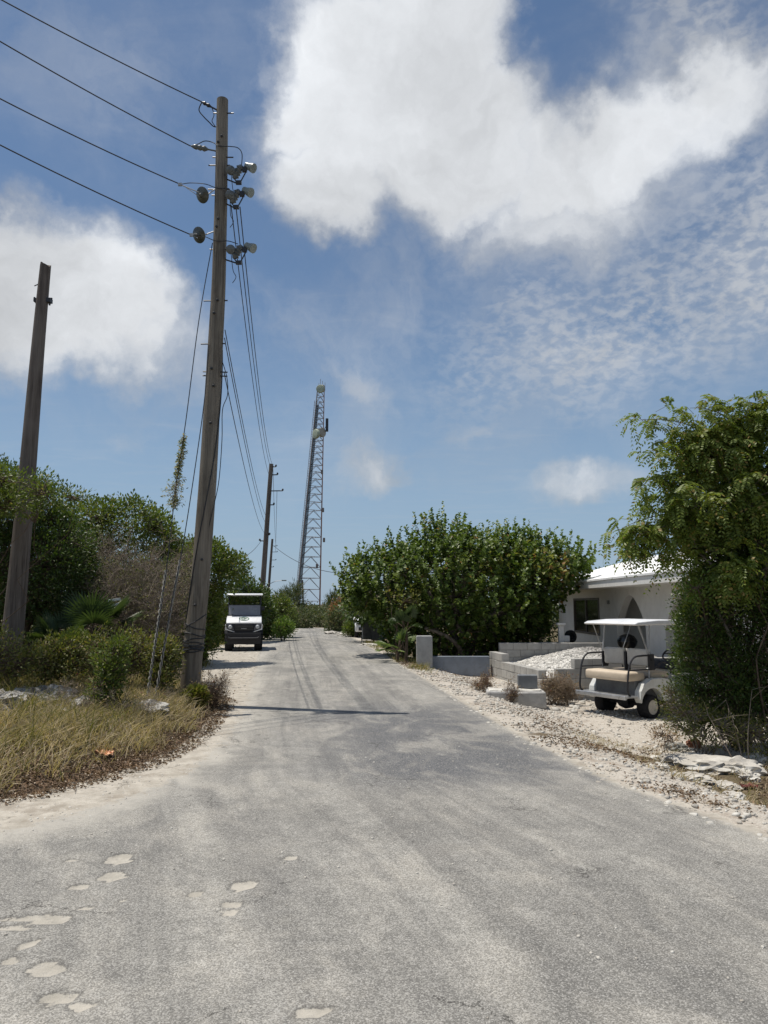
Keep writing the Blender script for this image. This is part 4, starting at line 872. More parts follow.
# broken pole at the left
b2 = P(8, 668, 11.0); b2.z = H(b2.x, b2.y)-.1; t2 = P(46.5, 266, 11.0)
bp = thing('utility_pole', 'broken wooden pole without wires, its top splintered, at the left edge', 'utility pole', b2)
pole_shaft(b2, t2, .158, .080, wood_old, bp, jag=.035)
mb = MB()
def on2(v): k = (P(0, v, 11).z-b2.z)/(t2.z-b2.z); return b2.lerp(t2, k)
p = on2(301)
wb(MB().box(-.13, -.05, -.05, .04, -.025, .03, Matrix.Translation(p)).tube([p+Vector((-.14, 0, .06)), p+Vector((-.10, 0, -.05))], .014, 6), 'bolt', black_metal, bp)
wb(MB().box(.05, .13, -.05, .04, -.03, .035, Matrix.Translation(p)).tube([p+Vector((.13, 0, .05)), p+Vector((.10, 0, -.07))], .014, 6), 'bolt', black_metal, bp)
p = on2(284); wb(MB().tube([p+Vector((-.05, -.03, 0)), p+Vector((-.15, -.02, -.04))], .008, 5), 'bolt', black_metal, bp)

# distant poles
def far_pole(label, ub, vb, ut, vt, d, r0, r1, arms, wm, group):
    b = P(ub, vb, d); b.z = H(b.x, d)-.3; tp = P(ut, vt, d); t = thing('utility_pole', label, 'utility pole', b, group=group)
    # keep the lean through the visible foot
    foot = P(ub, vb, d); dirv = (tp-foot); b0 = foot+dirv*((b.z-foot.z)/dirv.z); t.location = b0
    pole_shaft(b0, tp, r0, r1, wm, t)
    for v, l, side in arms:
        k = (P(ut, v, d).z-b0.z)/(tp.z-b0.z); p = b0.lerp(tp, k)
        wb(MB().tube([p-Vector((.12*side, 0, 0)), p+Vector((l*side*.85, -.1, 0))], .035, 6).lathe([(.03, 0), (.055, .02), (.055, .1), (.03, .13)], p+Vector((l*side*.85, -.1, .0)), (0, 0, 1), 8), 'bracket', black_metal, t)
    return t
far_pole('second wooden utility pole beyond the utility cart carrying short brackets', 262, 592, 271.5, 464, 44, .17, .125, [(467, .35, 1), (475, .5, 1), (491, .95, 1), (505, .4, 1), (541, .4, -1), (535, .25, 1)], wood_old, 'distant utility poles')
p3 = far_pole('third utility pole farther down the road with a small street light arm', 268, 596, 272.5, 539, 97, .2, .14, [(546, .8, 1), (552, .9, 1), (560, .8, 1), (567, .5, 1)], wood_old, 'distant utility poles')
a = P(269.5, 584, 97); mb = MB().tube(smooth_pts([a, a+Vector((.8, 0, .35)), a+Vector((1.7, 0, .45))]), .04, 5); o3 = p3.location
wb(mb, 'lamp_arm', galv, p3); wb(MB().box(-.1, .5, -.14, .14, -.06, .08, Matrix.Translation(a+Vector((1.7, 0, .45)))), 'lamp_head', pale_cap, p3, bevel=.03)
far_pole('farthest utility pole standing between the legs of the lattice tower', 303.3, 610, 302.5, 580, 150, .2, .15, [(584, .9, -1), (588, .9, -1), (592, .7, -1)], wood_old, 'distant utility poles')
far_pole('short far pole above the reddish bush right of the tower', 328.4, 606, 328.2, 595, 130, .15, .12, [(597, .5, 1)], wood_old, 'distant utility poles')

# wires
for i, (u0, v0, u1, v1, lb) in enumerate(((202, 102, 0, -2, 'topmost'), (190.5, 146, 0, 40, 'second from the top'), (178.5, 183.5, 0, 97, 'third from the top'), (191.5, 235, 0, 143, 'lowest'))):
    a = pp(u0, v0, -.2 if i > 1 else -.1); b = P(u1, v1-17, 9.6); e = a+(b-a)*3.2; 
    wire(catenary(a, e, .32, 30), .0095, lb+' of the four black wires running left from the tall pole', group='overhead wires to the left')
ups = [((231, 205), (269, 475)), ((236, 207), (271.5, 469)), ((240, 207), (273.5, 466)), ((238, 262), (273, 466))]
for i, ((u0, v0), (u1, v1)) in enumerate(ups[:3]):
    wire(catenary(pp(u0, v0, .05), P(u1, v1, 44), .7+.15*i), .009, ('leftmost', 'middle', 'rightmost')[i]+' of the upper wires from the fuse switches to the second pole', group='upper wires to the second pole')
for i, ((u0, v0), (u1, v1)) in enumerate((((224, 372), (264.5, 533)), ((224.5, 338), (266, 524)), ((225, 330), (266.5, 517)))):
    wire(catenary(pp(u0, v0, .05), P(u1, v1, 44), .5), .008, ('lowest', 'middle', 'highest')[i]+' of the lower wires from the tall pole to the second pole', group='lower wires to the second pole')
for i, ((u0, v0), (u1, v1)) in enumerate((((273, 467), (276, 546)), ((277, 491), (275.5, 552)))):
    wire(catenary(P(u0, v0, 44), P(u1, v1, 97), .8), .012, ('upper', 'lower')[i]+' thin wire between the second and third poles', group='wires between the far poles')
wire(catenary(P(261, 541, 44), P(222, 560, 25), .35), .012, 'single cable from the second pole down into the hedge tree at left')
wire(catenary(P(274, 546, 97), P(362, 574, 62), 1.0), .028, 'single cable from the third pole across the tower to the sea grape tree')
# guy wires
ga = P(146, 704, 10.6); ga.z = H(ga.x, ga.y)
top_g = pp(212.5, 243, -.12); g1 = smooth_pts([top_g, pp(199, 320, -.35), P(186, 420, 11.45), P(176, 487, 11.2), P(165, 580, 10.9), ga+Vector((0, 0, 0))], 8)
w1 = thing('guy_wire', 'outer guy wire of the tall pole, slanting left with a vine clump on it', 'guy wire', ga, group='guy wires of the tall pole')
wb(MB().tube(g1, .008, 5), 'strand', wire_m, w1, smooth=True)
def twist(a, b, r, n, m_, t, name='guard'):
    mb = MB()
    for ph in (0, PI): mb.tube([a.lerp(b, k)+Vector((math.cos(k*n+ph)*r, math.sin(k*n+ph)*r, 0)) for k in np.linspace(0, 1, 120)], .009, 4)
    wb(mb, name, m_, t, smooth=True)
twist(P(166, 570, 10.93), ga, .014, 70, guy_m, w1)
gb = P(154, 702, 10.8); gb.z = H(gb.x, gb.y)
w2 = thing('guy_wire', 'inner guy wire of the tall pole, ending right beside the outer one', 'guy wire', gb, group='guy wires of the tall pole')
wb(MB().tube(smooth_pts([pp(209, 345, -.12), pp(205, 395, -.2), P(197, 455, 11.6), P(183, 545, 11.3), P(172, 600, 11.1), gb], 8), .008, 5), 'strand', wire_m, w2, smooth=True)
twist(P(180, 560, 11.25), gb, .012, 60, guy_m, w2)
vm = leafmat('vine_leaf', (.08, .10, .03), (.20, .22, .09), (.50, .42, .26), .30, .6, .3, 2)
vo = P(176, 484, 11.2); vc = thing('vine_clump', 'tuft of green and straw coloured vine growing on the outer guy wire', 'vine', vo)
q = Q(); w = Q(); gl = np.array([P(184, 436, 11.38), P(181, 455, 11.3), P(178.5, 470, 11.25), P(176, 487, 11.2), P(174, 505, 11.12)]); gt = np.linspace(0, 4, 60); ax_ = np.stack([np.interp(gt, range(5), gl[:, i]) for i in range(3)], 1)
wd = np.interp(gt, [0, .6, 1.4, 2.2, 2.6, 3.0, 3.4, 3.8, 4], [.02, .06, .03, .03, .12, .19, .18, .08, .04]); k = 6; st0 = np.repeat(ax_, k, 0); e = st0+rdir(60*k)*np.repeat(wd, k)[:, None]*rng.uniform(.3, 1.15, (60*k, 1)); e[:, 2] -= np.repeat(wd, k)*.35
w.tubes(bez(st0, (st0+e)/2+rng.normal(scale=.02, size=e.shape), e, 4), np.full((60*k, 4), .0022), 3); w.tubes((ax_+rng.normal(scale=.008, size=ax_.shape))[None], np.full((1, 60), .007), 5)
clump_leaves(q, e, unit(e-st0), 3, .03, .042, .35, .0, 'leaves'); q.build('foliage', vm, vc, origin=vo); w.build('stems', twig_grey, vc, origin=vo)
q = Q(); pts = np.array([g1[int(i)] for i in np.linspace(len(g1)*.66, len(g1)-2, 60)]); pts = pts+rng.normal(scale=.025, size=pts.shape)
clump_leaves(q, pts, rdir(60), 2, .03, .035, .45, .1, 'cards'); tag(q.build('vine', lf_olive), 'sparse vine leaves climbing the lower end of the outer guy wire', 'vine')

# ------------------------------------------------------------------ lattice tower
DT = 97.0
cb_ = P(303, 606, DT); cb_.z = H(cb_.x, DT); ct_ = P(319.6, 391, DT)
tw = thing('lattice_tower', 'tall slim steel lattice communications tower with dishes beyond the road', 'tower', cb_)
ang = [math.radians(a) for a in (8, 128, 248)]
def leg(i, k):
    r = (2.15*(1-k)+.62*k); c = cb_.lerp(ct_, k); return c+Vector((math.cos(ang[i])*r, math.sin(ang[i])*r, 0))
tower_m = simple('aged_tower_steel', (.24, .235, .24), .6, .3, .8, .4, dirt=(.22, .10, .06), dirtamt=.5); tower_red = simple('rusty_red_steel', (.34, .19, .15), .7, .3, .6, .3)
for i in range(3): wb(MB().tube([leg(i, k) for k in np.linspace(0, 1, 12)], [.105-.045*k for k in np.linspace(0, 1, 12)], 7), 'leg', tower_red if i == 0 else tower_m, tw, smooth=True)
lv = [0]; st_ = .052
while lv[-1] < 1: lv.append(min(1, lv[-1]+st_)); st_ = max(.024, st_*.965)
mb = MB()
for a_, b_ in zip(lv[:-1], lv[1:]):
    for i in range(3):
        j = (i+1) % 3; mb.tube([leg(i, b_), leg(j, b_)], .035, 4)
        m_ = (leg(i, b_)+leg(j, b_))/2
        mb.tube([leg(i, a_), m_], .03, 4).tube([leg(j, a_), m_], .03, 4)
wb(mb, 'bracing', tower_m, tw)
mb = MB(); off = Vector((-.02, -.25, 0))
for s in (-.16, .16): mb.tube([leg(1, .0)+off+Vector((s, 0, 0)), leg(1, .96)+off+Vector((s, 0, 0))], .035, 4)
for k in np.linspace(.01, .95, 90): p = leg(1, k)+off; mb.tube([p+Vector((-.16, 0, 0)), p+Vector((.16, 0, 0))], .02, 4)
wb(mb, 'ladder', tower_m, tw)
mb = MB(); off = Vector((.25, -.3, 0))
for s in (-.12, 0, .12): mb.tube([leg(2, .0)+off+Vector((s, 0, 0)), leg(2, .93)+off+Vector((s, 0, 0))], .05, 4)
wb(mb, 'feed_cables', black_metal, tw)
def drum(c, r, dirv, name, m_, t):
    d = Vector(dirv).normalized(); o = wb(MB().lathe([(r*.3, -r*.55), (r*.9, -r*.25), (r, -.02), (r, r*.3), (r*.92, r*.42), (r*.3, r*.5)], c, d, 22), name, m_, t, smooth=True)
    return o
dishm = simple('pale_dish', (.33, .37, .28), .5, .25, 2, .4); dishw = simple('white_dish', (.34, .32, .27), .5, .1, 2, .4)
drum(P(320.5, 389, DT-1.2), .56, (-.2, -1, .05), 'dish', dishm, tw); drum(P(322.5, 388.5, DT-.2), .5, (.9, -.3, 0), 'dish', dishw, tw)
drum(P(316.5, 434, DT-1.3), .66, (-.75, -.6, 0), 'dish', dishm, tw); drum(P(321.5, 432.5, DT-.3), .65, (.8, -.6, 0), 'dish', dishw, tw)
wb(MB().box(-.18, .18, -.15, .15, -.9, .9, Matrix.Translation(P(327, 425, DT-.2))), 'panel_antenna', black_metal, tw, bevel=.05)
mb = MB().tube([leg(0, .83), P(327, 425, DT-.2)], .04, 5); wb(mb, 'antenna_mount', tower_m, tw)
mb = MB()
for du, h in ((-1.6, 3), (0, 7), (2, 5), (4.5, 3.5)): b = P(320.5+du, 386, DT-.3); mb.tube([b-Vector((0, 0, .7)), P(320.5+du, 386-h, DT-.3)], .035, 5)
wb(mb, 'antenna_rods', galv, tw)
for v, u in ((472, 322), (510, 323), (540, 324.0), (566, 317)): 
    wb(MB().box(-.14, .14, -.2, .2, -.28, .28, Matrix.Translation(P(u, v, DT-.4))), 'equipment_box', simple('equipment_grey', (.2, .17, .16), .6), tw, bevel=.04)
for v, u in ((478, 304.5), (512, 302), (520, 299.5)): 
    pass

# ------------------------------------------------------------------ white house facing the road
hb = Vector((7.1, 12.0, -.46)); hs = thing('white_house', 'low white stucco house with a bright white roof and pointed arches', 'house', hb)
WX = 7.1; YN, YF = 12.0, 30.3; zt = EYE+.48; z0 = -.6
WY = (24.6, 27.9); WZ = (EYE-1.03, EYE+.21)   # window
arches = [(20.3, 22.8), (16.4, 18.9)]; AP = EYE+.27; SP = EYE-.62
mb = MB(); th = .2
def wall(y0, y1, za, zb): mb.box(WX, WX+th, y0, y1, za, zb)
wall(WY[1], YF, z0, zt); wall(WY[0], WY[1], z0, WZ[0]); wall(WY[0], WY[1], WZ[1], zt); wall(22.8, WY[0], z0, zt); wall(18.9, 20.3, z0, zt); wall(YN, 16.4, z0, zt)
for y0, y1 in arches:
    ym = (y0+y1)/2; hw = (y1-y0)/2; n = 14; prof = []
    for i in range(n+1):
        y = y0+(y1-y0)*i/n; k = 1-abs(y-ym)/hw; prof.append((y, SP+(AP-SP)*math.sin(min(1, k)*PI/2*1.0)**.85*(.90+.10*k)))
    for (ya, za), (yb, zb) in zip(prof[:-1], prof[1:]):
        v = [(x, y, z) for x in (WX, WX+th) for y, z in ((ya, za), (yb, zb), (yb, zt), (ya, zt))]
        mb.add(v, [(0, 1, 2, 3), (7, 6, 5, 4), (0, 4, 5, 1), (3, 2, 6, 7)])
mb.box(WX+th, WX+7.6, YF-th, YF-.002, z0, zt-.002).box(WX+th, WX+7.6, YN+.002, YN+th, z0, zt-.002).box(WX+7.6, WX+7.8, YN, YF, z0, zt)
mb.box(WX+th, WX+4, 23.3, 23.5, z0, zt-.003).box(WX+1.1, WX+1.3, YN+th+.002, 23.298, z0, zt-.003)
wb(mb, 'wall', stucco, hs)
wb(MB().box(WX+th+.002, WX+1.098, YN+th+.002, 23.298, z0+.02, -.30), 'porch_floor', cement, hs)
# pilaster by the arch
ex = WX-.9; gy0, gy1 = YN-.6, YF+.5; rx = WX+3.15; zr = EYE+1.82
ze = EYE+.73; mb = MB()
prof = [(ex, ze), (rx, zr), (2*rx-ex, ze), (2*rx-ex, ze-.05), (rx, zr-.14), (ex, ze-.05)]
wb(MB().prism(prof, gy0, gy1, 'y'), 'roof', roofm, hs)
fas = MB().box(ex+.03, ex+.07, gy0, gy1, zt, ze-.052).box(ex+.072, WX-.0, gy0, gy1, zt, zt+.03).box(2*rx-ex-.07, 2*rx-ex-.03, gy0, gy1, zt, ze-.052)
wb(fas, 'fascia', stucco, hs)
for y in (YF-th, YN): wb(MB().prism([(WX, zt+.033), (rx+3.9, zt+.033), (rx+3.9, zt+.25), (rx, zr-.16), (WX, zt+.25)], y+.003, y+th-.003, 'y'), 'gable', stucco, hs)
wn_ = wb(MB().box(WX-.02, WX+.05, WY[0], WY[1], WZ[0], WZ[0]+.07).box(WX-.02, WX+.05, WY[0], WY[1], WZ[1]-.07, WZ[1]).box(WX-.02, WX+.05, WY[0], WY[0]+.08, WZ[0]+.07, WZ[1]-.07).box(WX-.02, WX+.05, WY[1]-.08, WY[1], WZ[0]+.07, WZ[1]-.07).box(WX-.015, WX+.045, (WY[0]+WY[1])/2-.04, (WY[0]+WY[1])/2+.04, WZ[0]+.07, WZ[1]-.07), 'window', simple('dull_grey_frame', (.13, .12, .11), .6), hs)
glass = simple('dark_window_glass', (.025, .024, .022), .12, .3, 2, .6)
o = wb(MB().box(WX+.02, WX+.035, WY[0]+.08, WY[1]-.08, WZ[0]+.07, WZ[1]-.07), 'pane', glass, hs); o.parent = wn_
wb(MB().box(WX-.05, WX-.002, 23.45, 23.6, EYE-.0, EYE+.12), 'vent', simple('vent_grey', (.25, .25, .24), .7), hs)
# kettle grill in the arch
gx, gy = 7.0, 21.6; gz = H(gx, gy); gr = thing('charcoal_grill', 'black round lidded grill standing in the pointed archway', 'grill', (gx, gy, gz))
gmat = simple('black_enamel', (.015, .015, .016), .3, .2, 5, .6); zc_ = EYE-1.08
wb(MB().lathe([(.02, -.24), (.16, -.2), (.25, -.1), (.28, 0), (.285, .015)], (gx, gy, zc_), (0, 0, 1), 22), 'bowl', gmat, gr, smooth=True)
wb(MB().lathe([(.285, .02), (.27, .08), (.2, .17), (.1, .22), (.01, .235)], (gx, gy, zc_), (0, 0, 1), 22), 'lid', gmat, gr, smooth=True)
wb(MB().tube([(gx-.05, gy, zc_+.22), (gx-.05, gy, zc_+.27), (gx+.05, gy, zc_+.27), (gx+.05, gy, zc_+.22)], .012, 6), 'handle', galv, gr)
for a in (0.3, 2.4, 4.5): wb(MB().tube([(gx+math.cos(a)*.16, gy+math.sin(a)*.16, zc_-.16), (gx+math.cos(a)*.27, gy+math.sin(a)*.27, H(gx, gy))], .013, 6), 'leg', galv, gr)
# white post and tyre by the window
px_, py_ = 5.22, 22.1; pz = H(px_, py_); po = thing('gate_post', 'white concrete post with a flat cap below the dark window', 'post', (px_, py_, pz))
wb(MB().box(px_-.075, px_+.075, py_-.075, py_+.075, pz-.1, .98), 'post_shaft', stucco, po, bevel=.01); wb(MB().box(px_-.12, px_+.12, py_-.12, py_+.12, .982, 1.05), 'cap', stucco, po, bevel=.01)
wb(MB().box(px_+.078, px_+.24, py_-.07, py_+.07, .50, .68), 'ledge', stucco, po, bevel=.01)
ly = 22.6; tag(MB().box(4.7, 6.3, ly-.2, ly+.25, H(5.8, ly)-.1, .46).build('garden_wall', block_m, bevel=.012), 'low grey masonry wall under the white post', 'wall')
tm = MB(); tc_ = Vector((5.60, 22.5, .64))
tm.lathe([(.10, -.07), (.165, -.075), (.185, -.05), (.19, 0), (.185, .05), (.165, .075), (.10, .07), (.09, 0)], tc_, (.35, -.9, .15), 26)
tag(tm.build('small_tyre', simple('rubber', (.018, .018, .018), .8, .2, 8), smooth=True), 'small black tyre propped on the low masonry wall beside the white post', 'tyre')

# ------------------------------------------------------------------ block walls, slab, rubble
def block_wall(name, label, a, b, z0, courses, th=.19, L=.4, h=.2, m=None, group=None):
    a, b = Vector(a), Vector(b); d = (b-a).to_3d(); ln = d.length; ang = math.atan2(d.y, d.x); M = Matrix.Translation((a.x, a.y, 0)) @ Matrix.Rotation(ang, 4, 'Z'); mb = MB(); mo = MB()
    for k, (s0, s1) in enumerate(courses):
        s0 *= ln; s1 *= ln; x = s0-(L/2 if k % 2 else 0)
        while x < s1-.02:
            xa, xb = max(x, s0), min(x+L, s1)
            if xb-xa > .05: e = random.uniform(-.006, .006); mb.box(xa+.005, xb-.005, -th/2+e, th/2+e, z0+k*h+.005, z0+(k+1)*h-.004, M)
            x += L
        mo.box(s0+.012, s1-.012, -th/2+.014, th/2-.014, z0+k*h-.004, z0+(k+1)*h-.012, M)
    t = thing(name, label, 'wall', (a.x, a.y, z0), group=group); wb(mb, 'blocks', m or block_m, t, bevel=.006, seg=1); wb(mo, 'mortar', simple('mortar', (.30, .29, .27), .95), t)
zb = -.50
block_wall('block_wall', 'grey concrete block wall in front, running behind the white golf cart', (3.55, 15.6), (6.6, 16.1), zb-.02, [(0, 1), (0, 1), (0, 1), (.0, 1), (.12, 1)], group='unfinished block walls')
block_wall('block_wall', 'grey stepped block wall forming the left side of the rubble enclosure', (2.98, 20.6), (3.62, 16.9), zb+.02, [(0, 1), (0, 1), (0, .95), (0, .28)], group='unfinished block walls')
block_wall('block_wall', 'grey block wall at the back of the rubble enclosure near the tree', (3.3, 21.6), (6.3, 21.6), zb, [(0, 1)]*4+[(0, 1)], group='unfinished block walls')
def xy(u, v, d, z): p = P(u, v, d); return p
sl = thing('concrete_slab', 'rough pale concrete slab lying in front of the block walls', 'slab', (2.45, 14.3, H(2.45, 14.3)))
sz = H(2.45, 14.1); M = Matrix.Translation((2.47, 14.25, sz)) @ Matrix.Rotation(math.radians(-4), 4, 'Z')
wb(MB().box(-.54, .54, -.26, .26, -.08, .22, M), 'slab', cement, sl, bevel=.03, sub=3, noise=.018)
wb(MB().box(-.50, .47, -.2, .2, .19, .255, M), 'rough_crust', limestone, sl, bevel=.02, sub=5, noise=.035, nsc=5)
t = thing('loose_block', 'single dark grey concrete block resting on the rough slab', 'block', (2.72, 14.33, sz+.25)); M = Matrix.Rotation(math.radians(-6), 4, 'Z')
MB().box(-.18, .18, -.1, .12, 0, .25, M).build('block', block_dark, t, bevel=.012)
# rubble heap
hx = np.linspace(3.25, 6.5, 66); hy = np.linspace(16.1, 21.4, 90)
def heap(X, Y):
    lx = np.interp(Y, [16.9, 20.6], [3.62, 2.98])+.12
    a = ss(X, lx-.1, lx+2.3); peak = .42*np.exp(-((X-5.3)/1.6)**2-((Y-18.8)/2.3)**2)
    return zb+.1+.28+.28*a+peak*.85+.17*(fbm(X*2.6, Y*2.6, 4)-.5)+.07*(fbm(X*9, Y*9, 3)-.5)
X, Y = np.meshgrid(hx, hy); Z = heap(X, Y); lxe = np.interp(Y, [16.9, 20.6], [3.62, 2.98])+.1; Xs = np.maximum(X, lxe)
hm = NT('rubble'); n_ = hm.noise(1.1, 4, .6); n2_ = hm.noise(14, 5, .7); sp_ = hm.n('ShaderNodeSeparateXYZ'); hm.L.new(hm.tc.outputs['Object'], sp_.inputs[0])
gx_ = hm.math('ADD', sp_.outputs[0], hm.math('MULTIPLY', hm.math('SUBTRACT', n_, .5), 2.2))
cc = hm.mix(hm.rng(gx_, 4.3, 5.3), hm.mix(hm.rng(n2_, .3, .7), (.50, .48, .44), (.74, .72, .67)), hm.mix(hm.rng(n2_, .35, .65), (.20, .19, .18), (.50, .48, .45)))
hm.col(cc, .95, .1); hm.bump(n2_, .8, .05)
q = Q(); i = (np.arange(len(hy)-1)[:, None]*len(hx)+np.arange(len(hx)-1)[None]).ravel(); q.add(np.stack([Xs, Y, Z], -1).reshape(-1, 3), np.stack([i, i+1, i+len(hx)+1, i+len(hx)], 1))
tag(q.build('rubble_heap', hm.m, smooth=True), 'heap of white and grey crushed rubble filled between the block walls', 'rubble', kind='stuff')
n = 13000; x = rng.uniform(3.3, 6.4, n); y = rng.uniform(16.6, 21.2, n); pz_ = np.column_stack([np.maximum(x, np.interp(y, [16.9, 20.6], [3.75, 3.1])), y, heap(x, y)])
stones('rubble_stones', pz_, .005, .028, hm.m, label='loose angular stones lying on the rubble heap', cat='rubble')
# low grey wall with pillar
t = thing('garden_wall', 'low blue grey painted wall in front of the sea grape tree', 'wall', (1.4, 20.4, -.2))
wb(MB().box(1.30, 2.85, 20.3, 20.5, -.5, .20), 'wall_face', paintgrey, t, bevel=.01); 
pg = simple('grey_pillar', (.33, .335, .33), .9, .12, 4, .2, bump=.4, bscale=50, dirt=(.2, .2, .2))
tag(MB().box(.88, 1.298, 20.12, 20.54, -.4, .74).box(.895, 1.285, 20.135, 20.525, .74, .75).build('concrete_pillar', pg, bevel=.012), 'square grey concrete pillar at the left end of the low painted wall', 'pillar')

# ------------------------------------------------------------------ rocks and scraps
def rock(name, label, u, v, d, ru, h, m, group, sx=1, dep=.6, seed=0, sink=.3):
    p = P(u, v, d); z = H(p.x, d); bm = bmesh.new(); bmesh.ops.create_icosphere(bm, subdivisions=4, radius=1)
    from mathutils import noise as mn
    for q_ in bm.verts:
        c_ = q_.co.copy(); o_ = Vector((seed*3.1, seed, 2))
        n_ = mn.fractal(c_*1.3+o_, .7, 2.1, 5)*.45+abs(mn.noise(c_*3.1+o_))*.35; q_.co = c_*(1+n_); q_.co.z = max(q_.co.z, -.6)
        q_.co.x *= ru*d/F; q_.co.y *= dep; q_.co.z *= h
    me = bpy.data.meshes.new(name); bm.to_mesh(me); bm.free(); me.polygons.foreach_set('use_smooth', [True]*len(me.polygons)); me.set_sharp_from_angle(angle=math.radians(32))
    o = link(name, me, m, None, (p.x, d, z+h*(1-sink)-h*.6)); return tag(o, label, 'rock', group)
gA = 'weathered rocks on the left bank'
rock('rock', 'dark pitted rock at the very left edge of the bank', 2, 705, 9.3, 20, .16, greyrock, gA, dep=.3, seed=1)
rock('rock', 'long pale weathered rock behind the grass below the broken pole', 45, 697, 9.7, 38, .19, greyrock, gA, dep=.35, seed=2)
rock('rock', 'broad white and black pitted rock left of the leafy weeds', 78, 705, 9.4, 26, .15, greyrock, gA, dep=.35, seed=3)
rock('rock', 'flat whitish rock right of the leafy weeds by the guy wires', 138, 706, 9.9, 30, .13, greyrock, gA, dep=.35, seed=4)
rock('rock', 'small grey rock low in the grass left of the leafy weeds', 60, 722, 9.0, 15, .09, greyrock, gA, dep=.2, seed=5)
gR = 'limestone pieces by the right road edge'
for (u, v, ru, h, sx, lb) in [(706, 767, 34, .09, .40, 'largest flat cream limestone ledge by the right road edge'), (676, 762, 19, .07, .24, 'smooth cream limestone at the left of the ledge'), (738, 771, 20, .10, .26, 'lumpy cream limestone at the right of the ledge'),
                           (722, 786, 14, .04, .14, 'thin flat limestone just in front of the ledge'), (752, 762, 11, .08, .15, 'shaded limestone lump under the shrub'), (657, 766, 11, .03, .12, 'flat pale chip at the left end of the limestones'),
                           (750, 780, 8, .06, .1, 'bright upright limestone lump near the red scrap'), (734, 795, 10, .03, .1, 'pale stone left of the red scrap'), (688, 778, 20, .045, .15, 'low flat limestone in front of the smooth one')]:
    g_ = G(u, v); rock('limestone_rock', lb, u, v, g_.y, ru, h, limestone, gR, dep=sx*.9, seed=u % 17, sink=.1)
g_ = G(676, 750); rock('limestone_rock', 'smooth grey rounded stone behind the cream limestones', 676, 750, g_.y, 9, .07, simple('grey_stone', (.27, .27, .25), .9, .2, 9), gR, dep=.11, seed=9, sink=.1)
g_ = G(694, 747); rock('brown_rock', 'reddish brown rounded stone under the low shrub', 694, 747, g_.y, 7, .08, simple('brown_stone', (.22, .10, .06), .9, .3, 12, bump=.4), gR, dep=.09, seed=4, sink=.1)
# white stone pile right of the crest, pale stones left of the utility cart path
for i, (u, v, d, ru, h, lb) in enumerate([(332, 634, 40.5, 7, .10, 'low white rock heap at the right road edge near the crest'), (343, 636, 38.5, 5, .08, 'small white rock before the dark bins'), (277, 637, 37, 5, .12, 'white rock at the left road edge beside the utility cart'), (372, 645, 29.5, 12, .05, 'white rubble strip in front of the dark bins')]):
    rock('limestone_rock', lb, u, v, d, ru, h, limestone, 'white rocks beside the far road', dep=.4, seed=20+i, sink=.1)
def scrap(name, label, u, v, w, h, m, cat, seed):
    g_ = G(u, v); bm = bmesh.new(); bmesh.ops.create_grid(bm, x_segments=14, y_segments=10, size=.5)
    from mathutils import noise as mn
    for q_ in bm.verts: n_ = mn.noise_vector(q_.co*4+Vector((seed, 0, 0))); q_.co = Vector((q_.co.x*w+n_.x*w*.2, q_.co.y*w*.7+n_.y*w*.15, abs(n_.z)*h*2+h*.1))
    me = bpy.data.meshes.new(name); bm.to_mesh(me); bm.free(); o = link(name, me, m, None, g_+Vector((0, 0, .02))); so = o.modifiers.new('s', 'SOLIDIFY'); so.thickness = .004
    tag(o, label, cat)
scrap('crumpled_wrapper', 'crumpled orange wrapper lying on the leaf litter by the left verge', 104, 757, .17, .045, simple('orange_wrapper', (.74, .42, .25), .6, .25, 20), 'wrapper', 3)
scrap('plastic_scrap', 'dull red plastic scrap on the ground below the right shrub', 749, 789, .15, .035, simple('red_plastic', (.17, .05, .04), .6, .3, 15), 'scrap', 8)
mb = MB()
for v in (601, 606): a = P(107, v, 13.2); mb.box(-.0, .24, -.012, .012, -.022, .022, Matrix.Translation(a) @ Matrix.Rotation(-.15, 4, 'Y'))
tag(mb.build('white_board', simple('white_paint', (.7, .7, .68), .6), bevel=.004), 'pair of short white boards glimpsed in the brush left of the guy wires', 'boards')

# ------------------------------------------------------------------ utility cart facing the camera
ux, uy = -5.02, 26.9; uz = H(ux, uy)
rub = simple('tyre_rubber', (.022, .022, .024), .85, .25, 10, .2, bump=.3); whitep = simple('white_gelcoat', (.74, .75, .76), .35, .05, 3, .5, dirt=(.5, .47, .42), dirtamt=.3); blackp = simple('black_plastic', (.022, .022, .026), .55, .2, 8, .4)
rim_m = simple('cream_hub', (.55, .51, .44), .6, .12, 12, .4, dirt=(.25, .2, .15)); chrome = simple('dull_aluminium', (.45, .46, .47), .35, .15, 8, .5, .7)
uc = thing('utility_cart', 'white and black utility cart with fat tyres parked nose-on at the left roadside', 'golf cart', (ux, uy, uz), math.radians(10))
